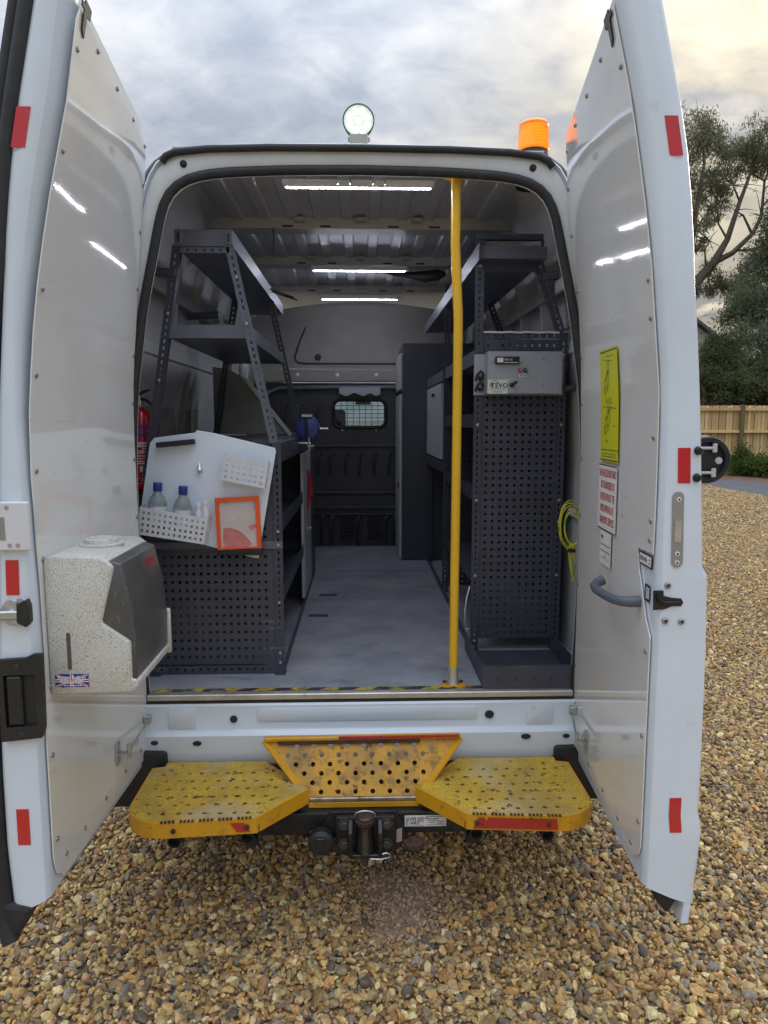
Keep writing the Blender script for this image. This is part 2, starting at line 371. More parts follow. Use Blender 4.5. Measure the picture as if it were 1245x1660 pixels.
M['redcloth'] = mat('red_cloth', (0.42, 0.03, 0.025), 0.8, var=0.2, vs=30)
M['ply'] = mat('worn_ply', (0.30, 0.30, 0.26), 0.7, var=0.12, vs=5, spots=[((0.05, 0.05, 0.05), 10, 0.62, 0.05, 8, (0.5, 0.5, 3), 0.8)])
M['yg'] = mat('yellow_green_cable', (0.70, 0.62, 0.05), 0.4, var=0.1, spots=[((0.16, 0.42, 0.06), 60, 0.56, 0.03, 1, (1, 1, 0.2))])
M['postery'] = mat('yellow_poster', (0.66, 0.66, 0.02), 0.35, var=0.03)
M['ink'] = mat('black_ink', (0.02, 0.02, 0.022), 0.6, var=0)
M['greyink'] = mat('grey_ink', (0.16, 0.16, 0.17), 0.6, var=0)
M['redink'] = mat('red_ink', (0.50, 0.02, 0.02), 0.5, var=0)
M['whiteink'] = mat('white_ink', (0.80, 0.80, 0.80), 0.5, var=0)
M['blueink'] = mat('flag_blue', (0.02, 0.03, 0.28), 0.4, var=0.05)
M['creamst'] = mat('pale_green_sticker', (0.66, 0.74, 0.66), 0.4, var=0.03)
M['greyhandle'] = mat('grey_handle_plastic', (0.10, 0.12, 0.15), 0.45, var=0.1, bump=0.15, bs=500)
M['plategrey'] = mat('brushed_steel_plate', (0.34, 0.34, 0.335), 0.42, metal=0.5, var=0.1, vs=20)
M['hazy'] = mat('hazard_yellow', (0.60, 0.40, 0.02), 0.5, var=0.2, vs=18, spots=[((0.05, 0.045, 0.04), 17, 0.47, 0.10, 9, None, 0.9), ((0.35, 0.34, 0.33), 28, 0.60, 0.08, 7, None, 0.6)])
M['hazk'] = mat('hazard_black', (0.025, 0.025, 0.025), 0.5, var=0.3, vs=18, spots=[((0.30, 0.28, 0.24), 22, 0.54, 0.1, 8, None, 0.6)])
M['lens'] = glass_mat('clear_lens', (0.95, 0.98, 0.96))
M['glass'] = glass_mat('window_glass', (0.90, 0.95, 0.94))
M['cabin'] = mat('cab_trim', (0.05, 0.05, 0.055), 0.8, var=0.1)
M['tyre'] = mat('tyre_rubber', (0.02, 0.02, 0.02), 0.8, var=0.2, bump=0.4, bs=60)
M['under'] = mat('underbody', (0.02, 0.02, 0.022), 0.85, var=0.3)
M['led'] = mat('led_emitter', (0.9, 0.9, 1.0), 0.4, var=0, emit=((0.82, 0.86, 1.0), 150.0))
M['ledlight'] = mat('work_light_led', (1, 1, 1), 0.4, var=0, emit=((1.0, 1.0, 0.94), 3.2))
M['ledrefl'] = mat('work_light_reflector', (0.60, 0.68, 0.60), 0.25, metal=0.6, var=0.1, vs=60, emit=((0.84, 1.0, 0.80), 0.38))
M['beige'] = mat('bracket_cream', (0.42, 0.42, 0.36), 0.5, var=0.1)
M['orange'] = mat('amber_beacon', (1.0, 0.40, 0.012), 0.18, coat=0.5, var=0.03, trans=0.55, emit=((1.0, 0.30, 0.008), 0.05))
M['orangein'] = mat('amber_core', (1.0, 0.36, 0.01), 0.4, var=0.05, emit=((1.0, 0.50, 0.03), 0.9))
M['fence'] = mat('fence_timber', (0.74, 0.52, 0.24), 0.8, var=0.2, vs=1.2, spots=[((0.40, 0.30, 0.16), 3, 0.58, 0.15, 8, (5, 5, 0.5), 0.6)])
M['postw'] = mat('fence_post_timber', (0.17, 0.125, 0.06), 0.85, var=0.2, vs=2)
M['tarmac'] = mat('tarmac', (0.10, 0.105, 0.11), 0.85, var=0.15, vs=1.0, bump=0.5, bs=120)
M['soil'] = mat('leaf_litter_soil', (0.15, 0.085, 0.05), 0.95, var=0.35, vs=2.5, bump=1, bs=40)
M['field'] = mat('rough_grass_ground', (0.06, 0.085, 0.035), 0.95, var=0.3, vs=0.3, bump=0.5, bs=8)
M['brick'] = mat('pale_render', (0.42, 0.38, 0.32), 0.85, var=0.12, vs=1.5)
M['roof'] = mat('slate_roof', (0.10, 0.095, 0.10), 0.7, var=0.2, vs=1)
M['bark'] = mat('tree_bark', (0.13, 0.105, 0.08), 0.9, var=0.3, vs=3, bump=0.6, bs=20)

def leaf_mat(name, c0, c1, trans=0.35):
    m = bpy.data.materials.new(name); m.use_nodes = True; t = m.node_tree; t.nodes.clear(); l = t.links.new
    o = t.nodes.new('ShaderNodeOutputMaterial'); at = t.nodes.new('ShaderNodeAttribute'); at.attribute_name = 'tone'
    x = t.nodes.new('ShaderNodeMix'); x.data_type = 'RGBA'; l(at.outputs['Fac'], x.inputs[0]); x.inputs[6].default_value = (*c0, 1); x.inputs[7].default_value = (*c1, 1)
    d = t.nodes.new('ShaderNodeBsdfDiffuse'); d.inputs['Roughness'].default_value = 0.7; tr = t.nodes.new('ShaderNodeBsdfTranslucent')
    l(x.outputs[2], d.inputs[0]); l(x.outputs[2], tr.inputs[0])
    mi = t.nodes.new('ShaderNodeMixShader'); mi.inputs[0].default_value = trans; l(d.outputs[0], mi.inputs[1]); l(tr.outputs[0], mi.inputs[2]); l(mi.outputs[0], o.inputs[0])
    return m
M['leafA'] = leaf_mat('gum_leaf', (0.17, 0.175, 0.12), (0.33, 0.32, 0.21), 0.45)  # leaf tones lightened, veiling haze put into the colour
M['leafB'] = leaf_mat('conifer_leaf', (0.11, 0.13, 0.09), (0.27, 0.30, 0.19), 0.3)  # conifer tones lifted to stand in for glare haze towards the sun
M['leafC'] = leaf_mat('bush_leaf', (0.07, 0.09, 0.05), (0.18, 0.21, 0.10), 0.25)
M['leafD'] = leaf_mat('reddish_leaf', (0.07, 0.04, 0.025), (0.17, 0.10, 0.07), 0.25)
M['leafE'] = leaf_mat('verge_leaf', (0.045, 0.08, 0.02), (0.14, 0.20, 0.06), 0.25)

# ================================================================== ground
def sheet(name, poly, z, m):
    b = MB(); b.add([(p[0], p[1], z) for p in poly], [tuple(range(len(poly)))]); return kind(b.build(name, m), 'structure')
sheet('ground', [(-600, -600), (600, -600), (600, 600), (-600, 600)], -0.02, M['field'])

STONES = [(0.52, 0.35, 0.14), (0.74, 0.60, 0.33), (0.32, 0.19, 0.08), (0.29, 0.255, 0.20), (0.13, 0.105, 0.08), (0.52, 0.30, 0.10), (0.42, 0.31, 0.16), (0.63, 0.47, 0.21), (0.22, 0.15, 0.09)]
def gravel_sheet_mat():
    m = bpy.data.materials.new('gravel_bed'); m.use_nodes = True; t = m.node_tree; l = t.links.new; b = t.nodes['Principled BSDF']; b.inputs['Roughness'].default_value = 0.85
    tc = t.nodes.new('ShaderNodeTexCoord')
    v = t.nodes.new('ShaderNodeTexVoronoi'); v.inputs['Scale'].default_value = 34; l(tc.outputs['Object'], v.inputs['Vector'])
    sp = t.nodes.new('ShaderNodeSeparateColor'); l(v.outputs['Color'], sp.inputs[0])
    r = t.nodes.new('ShaderNodeValToRGB'); l(sp.outputs[0], r.inputs[0]); r.color_ramp.interpolation = 'CONSTANT'
    e = r.color_ramp.elements
    while len(e) < len(STONES): e.new(0.5)
    for i, (el_, c) in enumerate(zip(e, STONES)): el_.position = i / len(STONES); el_.color = (*[k * 0.9 for k in c], 1)
    n = t.nodes.new('ShaderNodeTexNoise'); n.inputs['Scale'].default_value = 0.7; n.inputs['Detail'].default_value = 5; l(tc.outputs['Object'], n.inputs['Vector'])
    mr = t.nodes.new('ShaderNodeMapRange'); l(n.outputs[0], mr.inputs[0]); mr.inputs[1].default_value = 0.3; mr.inputs[2].default_value = 0.7; mr.inputs[3].default_value = 0.8; mr.inputs[4].default_value = 1.2
    sc = t.nodes.new('ShaderNodeVectorMath'); sc.operation = 'SCALE'; l(r.outputs[0], sc.inputs[0]); l(mr.outputs[0], sc.inputs['Scale'])
    l(sc.outputs[0], b.inputs['Base Color'])
    bp = t.nodes.new('ShaderNodeBump'); bp.inputs['Strength'].default_value = 1; bp.inputs['Distance'].default_value = 0.012; bp.invert = True
    l(v.outputs['Distance'], bp.inputs['Height']); l(bp.outputs[0], b.inputs['Normal'])
    return m
M['gravel'] = gravel_sheet_mat()
sheet('gravel_yard', [(-14, -16), (9.0, -16), (9.1, 13), (9.25, 16.2), (8.6, 20), (6, 30), (-14, 30)], -0.004, M['gravel'])
sheet('lane', [(9.1, -16), (15, -16), (13.4, 12.5), (11.2, 16.6), (10.2, 18.3), (8.9, 21), (6.5, 30), (5.9, 30), (8.55, 20), (9.2, 16.2), (9.05, 13)], 0.004, M['tarmac'])
sheet('verge', [(15.5, -16), (40, -16), (40, 26), (6.0, 32), (8.7, 21.3), (10.1, 18.5), (11.1, 16.8), (13.3, 12.7)], 0.0, M['soil'])
# worn hollow of red-brown fines behind the tow bar
b = MB(); pp = []
for i in range(28):
    a = 2 * math.pi * i / 28; rr = 0.92 + 0.22 * math.sin(3 * a + 1) + 0.16 * math.sin(5 * a) + .08 * math.sin(9 * a + 2)
    pp.append((0.125 + 0.125 * rr * math.cos(a), -0.20 + 0.19 * rr * math.sin(a)))
M['fines'] = mat('red_brown_fines', (0.33, 0.215, 0.15), 0.95, var=0.35, vs=30, bump=1.0, bs=260, spots=[((0.42, 0.33, 0.24), 150, 0.62, 0.05, 3, None, 0.7)])
sheet('bare_soil', pp, 0.0015, M['fines'])

def pebble_field():
    sp = 0.0147
    P = []
    def zone(x0, x1, y0, y1, keep=None, s=sp):
        gx = np.arange(x0, x1, s); gy = np.arange(y0, y1, s)
        X, Y = np.meshgrid(gx, gy); X = X.ravel() + rng.uniform(-.6, .6, X.size) * s; Y = Y.ravel() + rng.uniform(-.6, .6, Y.size) * s
        k = np.ones(X.size, bool) if keep is None else keep(X, Y)
        P.append(np.stack([X[k], Y[k]], 1))
    zone(-1.7, 2.9, -1.15, 2.2)
    zone(0.8, 6.8, 2.2, 9.0, lambda X, Y: X < 0.56 * (Y + 2.5) + 0.7, 0.0185)
    zone(-1.7, 0.8, 2.2, 3.6, None, 0.026)
    zone(4.0, 9.2, 9.0, 19.0, lambda X, Y: (X > 0.43 * (Y + 2.5)) & (X < 0.60 * (Y + 2.5)) & (X < 9.1), 0.026)
    p = np.concatenate(P); n = len(p)
    d = ((p[:, 0] - 0.125) / 0.135) ** 2 + ((p[:, 1] + 0.20) / 0.20) ** 2
    d += 0.5 * np.sin(p[:, 0] * 31 + 1) * np.sin(p[:, 1] * 27)
    keep = rng.random(n) < np.clip((d - 0.25) / 1.6, 0.30, 1.0)
    patch = np.clip(1.9 - d, 0, 1)[keep]; p = p[keep]; n = len(p)
    size = np.exp(rng.normal(math.log(0.0073), 0.38, n)); size = np.clip(size, 0.0035, 0.0185)
    size *= 1 - 0.3 * patch; size *= np.where(p[:, 1] > 9.0, 1.35, 1.0)
    z = rng.uniform(0.0, 0.009, n) + size * 0.25
    scl = np.stack([size * rng.uniform(0.9, 1.45, n), size * rng.uniform(0.8, 1.15, n), size * rng.uniform(0.45, 0.85, n)], 1)
    rot = np.stack([rng.normal(0, 0.55, n), rng.normal(0, 0.55, n), rng.uniform(0, 6.28, n)], 1)
    pal = np.array(STONES); w = np.array([.22, .07, .17, .08, .07, .09, .15, .10, .10]); w /= w.sum()
    c = pal[rng.choice(len(pal), n, p=w)] * [.94, .91, .86] * rng.uniform(0.80, 1.22, (n, 1)) * rng.uniform(0.94, 1.06, (n, 3))
    c = c * (1 - 0.4 * patch[:, None]) + np.array([0.36, 0.25, 0.155]) * 0.4 * patch[:, None]
    # fines on the bare patch
    m_ = 1000
    q = rng.normal(0, 1, (m_, 2)) * [0.11, 0.15] + [0.125, -0.20]
    p = np.concatenate([p, q]); z = np.concatenate([z, np.full(m_, 0.004)])
    s2 = rng.uniform(0.002, 0.0075, m_); scl = np.concatenate([scl, np.stack([s2 * 1.2, s2, s2 * .8], 1)])
    rot = np.concatenate([rot, rng.uniform(-1, 6, (m_, 3))]); c = np.concatenate([c, np.array([[0.36, 0.255, 0.165]]) * rng.uniform(.6, 1.5, (m_, 1))])
    n = len(p)
    me = bpy.data.meshes.new('gravel'); me.vertices.add(n)
    me.vertices.foreach_set('co', np.column_stack([p, z]).astype(np.float32).ravel())
    for nm, arr in (('rot', rot), ('scl', scl)):
        a = me.attributes.new(nm, 'FLOAT_VECTOR', 'POINT'); a.data.foreach_set('vector', arr.astype(np.float32).ravel())
    a = me.attributes.new('col', 'FLOAT_COLOR', 'POINT'); a.data.foreach_set('color', np.column_stack([c, np.ones(n)]).astype(np.float32).ravel())
    a = me.attributes.new('vid', 'INT', 'POINT'); a.data.foreach_set('value', rng.integers(0, 7, n).astype(np.int32))
    o = put('gravel', me); kind(o, 'stuff')
    o['label'] = 'loose brown and cream pebbles covering the yard'
    # material
    m = bpy.data.materials.new('pebble'); m.use_nodes = True; t = m.node_tree; b = t.nodes['Principled BSDF']
    at = t.nodes.new('ShaderNodeAttribute'); at.attribute_type = 'INSTANCER'; at.attribute_name = 'col'
    tcn = t.nodes.new('ShaderNodeTexCoord'); nz = t.nodes.new('ShaderNodeTexNoise'); nz.inputs['Scale'].default_value = 1.6; nz.inputs['Detail'].default_value = 5; t.links.new(tcn.outputs['Object'], nz.inputs['Vector'])
    mr = t.nodes.new('ShaderNodeMapRange'); t.links.new(nz.outputs[0], mr.inputs[0]); mr.inputs[1].default_value = .3; mr.inputs[2].default_value = .7; mr.inputs[3].default_value = .72; mr.inputs[4].default_value = 1.25
    sc = t.nodes.new('ShaderNodeVectorMath'); sc.operation = 'SCALE'; t.links.new(at.outputs['Color'], sc.inputs[0]); t.links.new(mr.outputs[0], sc.inputs['Scale'])
    t.links.new(sc.outputs[0], b.inputs['Base Color']); b.inputs['Roughness'].default_value = 0.62
    # node group
    g = bpy.data.node_groups.new('pebble_scatter', 'GeometryNodeTree')
    g.interface.new_socket('Geometry', in_out='INPUT', socket_type='NodeSocketGeometry'); g.interface.new_socket('Geometry', in_out='OUTPUT', socket_type='NodeSocketGeometry')
    gi = g.nodes.new('NodeGroupInput'); go = g.nodes.new('NodeGroupOutput'); ln = g.links.new
    g2i = g.nodes.new('GeometryNodeGeometryToInstance')
    for k in range(7):
        ic = g.nodes.new('GeometryNodeMeshIcoSphere'); ic.inputs['Radius'].default_value = 1.0; ic.inputs['Subdivisions'].default_value = 2
        spn = g.nodes.new('GeometryNodeSetPosition'); ps = g.nodes.new('GeometryNodeInputPosition')
        no = g.nodes.new('ShaderNodeTexNoise'); no.noise_dimensions = '4D'; no.inputs['W'].default_value = 3.7 * k + 0.4; no.inputs['Scale'].default_value = 0.95; no.inputs['Detail'].default_value = 2.5
        ln(ps.outputs[0], no.inputs['Vector'])
        sb = g.nodes.new('ShaderNodeVectorMath'); sb.operation = 'SUBTRACT'; ln(no.outputs['Color'], sb.inputs[0]); sb.inputs[1].default_value = (.5, .5, .5)
        sk = g.nodes.new('ShaderNodeVectorMath'); sk.operation = 'SCALE'; ln(sb.outputs[0], sk.inputs[0]); sk.inputs['Scale'].default_value = 1.9
        ln(ic.outputs[0], spn.inputs['Geometry']); ln(sk.outputs[0], spn.inputs['Offset'])
        sm = g.nodes.new('GeometryNodeSetShadeSmooth'); ln(spn.outputs[0], sm.inputs[0])
        if k in (1, 2, 4, 5): sm.inputs['Shade Smooth'].default_value = False
        st = g.nodes.new('GeometryNodeSetMaterial'); st.inputs['Material'].default_value = m; ln(sm.outputs[0], st.inputs[0])
        ln(st.outputs[0], g2i.inputs[0])
    ip = g.nodes.new('GeometryNodeInstanceOnPoints'); ln(gi.outputs[0], ip.inputs['Points']); ln(g2i.outputs[0], ip.inputs['Instance']); ip.inputs['Pick Instance'].default_value = True
    def na(nm, ty):
        q = g.nodes.new('GeometryNodeInputNamedAttribute'); q.data_type = ty; q.inputs['Name'].default_value = nm; return q.outputs[0]
    ln(na('vid', 'INT'), ip.inputs['Instance Index']); ln(na('scl', 'FLOAT_VECTOR'), ip.inputs['Scale'])
    er = g.nodes.new('FunctionNodeEulerToRotation'); ln(na('rot', 'FLOAT_VECTOR'), er.inputs[0]); ln(er.outputs[0], ip.inputs['Rotation'])
    ln(ip.outputs[0], go.inputs[0])
    md = o.modifiers.new('scatter', 'NODES'); md.node_group = g
pebble_field()

Xa0, Ya0, Za0 = Vector((1, 0, 0)), Vector((0, 1, 0)), Vector((0, 0, 1))
# ================================================================== van
van = empty('panel_van', (0, 0, 0), 'white high-roof panel van with both rear doors swung open', 'van')

half = [(.785, .685), (.795, 1.0), (.797, 1.5), (.780, 1.78), (.736, 2.06), (.686, 2.27), (.666, 2.36), (.651, 2.42), (.634, 2.450), (.603, 2.472), (.545, 2.489), (.468, 2.499), (.25, 2.509), (0, 2.512)]
def resample(pts, n):
    a = np.array(pts); d = np.r_[0, np.cumsum(np.hypot(*np.diff(a, axis=0).T))]
    s = np.linspace(0, d[-1], n); r = np.stack([np.interp(s, d, a[:, 0]), np.interp(s, d, a[:, 1])], 1)
    for _ in range(3):
        r[1:-1] = 0.25 * r[:-2] + 0.5 * r[1:-1] + 0.25 * r[2:]
    return r
h_ = resample(half, 60)
cont = np.concatenate([np.column_stack([-h_[:, 0], h_[:, 1]]), np.column_stack([h_[:, 0], h_[:, 1]])[::-1][1:]])   # left bottom -> top -> right bottom
half_o = [(.865, .685), (.870, 1.0), (.872, 1.5), (.856, 1.78), (.816, 2.06), (.766, 2.27), (.737, 2.38), (.714, 2.46), (.694, 2.52), (.664, 2.560), (.60, 2.577), (.45, 2.588), (.25, 2.592), (0, 2.594)]
ho_ = resample(half_o, 60)
cont_o = np.concatenate([np.column_stack([-ho_[:, 0], ho_[:, 1]]), np.column_stack([ho_[:, 0], ho_[:, 1]])[::-1][1:]])
tg = np.gradient(cont, axis=0); nrm = np.stack([-tg[:, 1], tg[:, 0]], 1); nrm /= np.linalg.norm(nrm, axis=1)[:, None]
sidef = np.clip(np.abs(nrm[:, 0]), 0, 1)
def loft(secs, name, m, parent, smooth=40):
    b = MB(); n = len(cont); vs = []; fs = []
    for (o0, o1, y) in secs:
        for i in range(n):
            o = o0 + (o1 - o0) * sidef[i]; vs.append((cont[i, 0] + nrm[i, 0] * o, y, cont[i, 1] + nrm[i, 1] * o))
    for k in range(len(secs) - 1):
        for i in range(n - 1): fs.append((k * n + i, k * n + i + 1, (k + 1) * n + i + 1, (k + 1) * n + i))
    b.add(vs, fs); return b.build(name, m, parent, smooth)
def loft2(secs, name, m, parent, smooth=40, zmin=None):   # secs: (blend from opening to outer contour, extra outward, y)
    b = MB(); n = len(cont); vs = []; fs = []
    for (t, e, y) in secs:
        for i in range(n):
            p = cont[i] * (1 - t) + cont_o[i] * t + nrm[i] * e; vs.append((p[0], y, p[1]))
    for k in range(len(secs) - 1):
        for i in range(n - 1):
            if zmin is not None and cont[i, 1] < zmin: continue
            fs.append((k * n + i, k * n + i + 1, (k + 1) * n + i + 1, (k + 1) * n + i))
    b.add(vs, fs); return b.build(name, m, parent, smooth)
loft2([(0, 0, .05), (.08, 0, .014), (.3, 0, .004), (.72, 0, .0), (.86, 0, .004), (.90, 0, .016)], 'door_jamb', M['jamb'], van)
loft2([(.88, 0, .018), (.97, 0, -.004), (1.0, .004, .004), (1.0, .018, .04), (1.0, .045, .12), (1.0, .088, .30)], 'body_shell', M['white'], van, 30)
loft2([(1.0, .088, .30), (1.0, .112, 1.2), (1.0, .115, 3.6)], 'roof_shell', M['white'], van, 30, 2.17)
loft([(.0, .0, .052), (.03, .05, .06), (.085, .11, .10)], 'pillar_return', M['wall'], van)
# opening seal: fat rubber tube
b = MB(); b.tube([(c[0] + k[0] * .002, .0, c[1] + k[1] * .002) for c, k in zip(cont[::1], nrm[::1])], .0165, 8); b.build('opening_seal', M['rubber'], van, 60)
# upper gutter seal
gp = [(-.655, -.006, 2.530), (-.640, -.008, 2.547), (-.61, -.010, 2.560), (-.5, -.011, 2.571), (-.3, -.012, 2.577), (0, -.012, 2.579), (.3, -.012, 2.577), (.5, -.011, 2.571), (.60, -.010, 2.560), (.632, -.008, 2.547), (.650, -.006, 2.528)]
b = MB(); b.tube(gp, .0125, 8); b.build('gutter_seal', M['rubber'], van, 60)
for x, z in ((-.585, 2.527), (.583, 2.527)):
    b = MB(); b.lathe((x, .004, z), (0, -1, 0), [(0, .012), (.006, .0115), (.010, .006)], 14); b.build('rubber_stop', M['rubber'], van, 50)

# side walls: lower plates with window openings
def side(sgn, x0, x1, za, m, name, t):
    holes = [rrect(3.35, 4.1, 1.5, 2.03, .06)]
    if sgn < 0: holes.append(rrect(2.05, 3.00, 1.62, 2.155, .05))
    def fn(a, zz, d): return (sgn * (x0 + (x1 - x0) * max(0, (zz - 1.5)) / .6 + d), a, zz)
    b = MB()
    b.plate([(.10, za), (4.35, za), (4.35, 1.5), (4.2, 1.5), (3.95, 2.2), (.10, 2.2), (.10, 1.5)], holes, fn, t)
    return b.build(name, m, van)
xin = interp([(2.1, .858), (2.2, .851), (2.3, .832), (2.4, .802), (2.48, .770), (2.54, .735), (2.58, .70), (2.612, .64)])
for sg in (-1, 1):
    side(sg, .90, .858, .70, M['wall'], 'side_wall', .004)
    side(sg, .955, .915, .42, M['white'], 'outer_side', .003)
    b = MB(); zs = [2.2, 2.22, 2.25, 2.28, 2.31, 2.35, 2.4, 2.45, 2.5, 2.54, 2.57, 2.595, 2.612]
    b.grid(lambda a, q: (sg * xin(zs[round(q * 12)]), .10 + a * 3.9, zs[round(q * 12)]), 1, 12); b.build('upper_side_wall', M['wall'], van, 40)
# inner roof sheet with pressed ribs
b = MB(); b.box(-.645, .645, .10, 3.95, 2.614, 2.618); b.build('inner_roof', M['roofin'], van)
for y0, y1 in ((.17, .93), (1.06, 1.69), (1.83, 2.54), (2.69, 3.0)):
    for x in (-.56, -.435, -.31, -.185, -.06, .065, .19, .315, .44, .565):
        b = MB(); b.prism([(-.030, 2.6145), (-.022, 2.602), (.022, 2.602), (.030, 2.6145)], (x, y0, 0), Xa0, Za0, Ya0, y1 - y0); b.build('roof_corrugation', M['roofin'], van)
for y in (.99, 1.76, 2.62):
    b = MB(); b.prism([(-.065, 2.613), (-.055, 2.566), (.055, 2.566), (.065, 2.613)], (-.70, y, 0), Ya0, Za0, Xa0, 1.40); 
    for sg in (-1, 1): b.bar((sg * .70, y, 2.585), (sg * .79, y, 2.42), .11, .03, (0, 1, 0), .004)
    b.build('roof_bow', M['bow'], van)
    for x in (-.36, -.185, .13, .32):
        b = MB(); b.box(x, x + .05, y - .0585, y - .0562, 2.571, 2.5795); b.build('bow_slot', M['slot'], van)
for y in (.94, 1.71, 2.57):
    for x in (-.30, -.02, .24):
        b = MB(); b.box(x, x + .045, y - .075, y - .022, 2.585, 2.601, .002); b.build('roof_clip', M['bow'], van)
# rear inner header
b = MB(); b.box(-.50, .50, .06, .16, 2.545, 2.60, .006)
b.build('rear_header', M['bow'], van)
for x in (-.44, -.345, .30, .40):
    b = MB(); b.box(x, x + .055, .072, .088, 2.5405, 2.5455); b.build('header_slot', M['slot'], van)
# upper wall rails and stiffeners
for sg in (-1, 1):
    b = MB()
    for y in (.75, 1.15, 1.55, 2.0, 2.45):
        for (za, zb) in ((2.08, 2.30), (2.30, 2.46)):
            b.bar((sg * (xin(za) - .006), y, za), (sg * (xin(zb) - .006), y, zb), .07, .02, (0, 1, 0), .004)
    b.bar((sg * .80, .14, 2.22), (sg * .80, 3.0, 2.22), .02, .05, (0, 0, 1), .004)
    b.build('wall_stiffener', M['wall'], van)
    b = MB(); b.bar((sg * .865, .12, 1.98), (sg * .865, 3.0, 1.98), .014, .05, (0, 0, 1), .003)
    b.bar((sg * .885, .12, 1.30), (sg * .885, 3.0, 1.30), .014, .03, (0, 0, 1), .003); b.build('wall_rail', M['wall'], van)
    # rear wheel box
    b = MB(); b.prism([(.70, .70), (.70, .86), (.86, .98), (1.35, .98), (1.5, .86), (1.5, .70)], (sg * .899, 0, 0), (0, 1, 0), (0, 0, 1), (-sg, 0, 0), .17, .012); b.build('wheel_box', M['wall'], van)
# pale lining panels on the near-side wall, a dark gap between them
for (y0, y1, y2, y3) in ((.45, .98, .90, .45), (1.06, 1.40, 1.40, 1.20)):
    b = MB(); b.prism([(y0, 1.40), (y1, 1.40), (y2, 1.93), (y3, 1.95)], (-.893, 0, 0), Ya0, Za0, Xa0, .010); b.build('lining_panel', M['ply'], van)
b = MB(); b.tube([(-.885, 1.0, 1.55), (-.883, 1.03, 1.70), (-.878, 1.09, 1.83), (-.872, 1.18, 1.92)], .018, 8); b.build('wall_rib', M['header'], van, 50)
# floor with seams, threshold
b = MB(); b.box(-.899, .899, .004, 3.05, .668, .70); b.build('load_floor', M['floor'], van)
for (x0, x1, y0, y1) in ((-.5, .5, 2.10, 2.104),):
    b = MB(); b.box(x0, x1, y0, y1, .7004, .7012); b.build('floor_seam', M['slot'], van)
for (x, y) in ((-.19, 1.45), (-.22, 1.02)):
    b = MB(); b.box(x - .05, x + .05, y - .022, y + .022, .7003, .7016); b.build('floor_patch', M['rack'], van)
b = MB(); b.box(-.776, .776, -.022, .0035, .676, .699, .003); b.build('threshold_strip', M['alu'], van)
b = MB(); b.box(-.776, .776, -.026, -.021, .6685, .6755); b.build('threshold_gap', M['rubber'], van)
x = -.776; k = 0
while x < .776:
    x2 = min(x + .062, .776)
    b = MB(); sh = .03
    b.add([(x, .006, .7008), (x2, .006, .7008), (min(x2 + sh, .776), .036, .7008), (min(x + sh, .776), .036, .7008)], [(0, 1, 2, 3)])
    b.build('hazard_stripe', M['hazy'] if k % 2 == 0 else M['hazk'], van); x = x2; k += 1
# sill panel
b = MB()
prof = [(-.024, .668), (-.030, .660), (-.031, .575), (-.036, .568), (-.052, .556), (-.054, .500), (-.052, .470), (-.040, .445), (.10, .440)]
b.grid(lambda a, q: (-.80 + 1.6 * a, prof[round(q * 8)][0], prof[round(q * 8)][1]), 1, 8)
b.build('rear_sill', M['white'], van, 35)
for (x0, x1, z0, z1) in ((-.70, -.60, .575, .655), (.60, .70, .575, .655), (-.38, .42, .60, .65)):
    b = MB(); b.prism(rrect(x0, x1, z0, z1, .012), (0, -.0305, 0), (1, 0, 0), (0, 0, 1), (0, -1, 0), .0035, .0015); b.build('sill_pressing', M['white'], van, 40)
for (x, z, rx, rz, y) in ((-.464, .612, .0135, .0135, -.0335), (.465, .618, .017, .015, -.0345), (-.593, .531, .016, .009, -.0545), (.597, .540, .018, .010, -.0545), (-.745, .535, .013, .008, -.0545), (.745, .54, .013, .008, -.0545)):
    b = MB(); b.prism(circ(x, z, rx, 16, rz), (0, y, 0), (1, 0, 0), (0, 0, 1), (0, -1, 0), .0025); b.build('drain_plug', M['rubber'], van)
for sg in (-1, 1):
    b = MB(); b.prism([(.70, .505), (.86, .51), (.97, .50), (.97, .30), (.83, .30), (.70, .42)], (0, -.075, 0), (sg, 0, 0), (0, 0, 1), (0, 1, 0), .16, .012); b.build('bumper_corner', M['plastic'], van, 40)
    b = MB(); b.tube([(sg * .785, -.03, .66), (sg * .795, -.045, .63), (sg * .797, -.05, .58), (sg * .79, -.045, .53), (sg * .775, -.035, .50)], .008, 6); b.build('side_seal', M['rubber'], van, 60)
# underbody, wheels
b = MB(); b.box(-.80, .80, .10, 4.9, .50, .655); b.box(-.5, -.42, .1, 4.6, .40, .52); b.box(.42, .5, .1, 4.6, .40, .52); b.build('underbody', M['under'], van)
b = MB(); b.cyl((-.75, 1.1, .36), (.75, 1.1, .36), .05, n=12); b.lathe((0, .95, .36), (0, 1, 0), [(0, .08), (.06, .14), (.24, .14), (.3, .08)], 14); b.build('rear_axle', M['under'], van, 50)
for (x, y) in ((-.80, 1.1), (.80, 1.1), (-.80, 4.3), (.80, 4.3)):
    b = MB(); b.lathe((x - .10, y, .34), (1, 0, 0), [(0, .22), (.005, .31), (.03, .335), (.17, .335), (.195, .31), (.2, .22)], 28); w_ = b.build('wheel', M['tyre'], van, 40)
    b = MB(); b.lathe((x - .09, y, .34), (1, 0, 0), [(0, .21), (.02, .20), (.09, .12), (.16, .20), (.18, .21)], 20); b.build('rim', M['plategrey'], w_, 40)
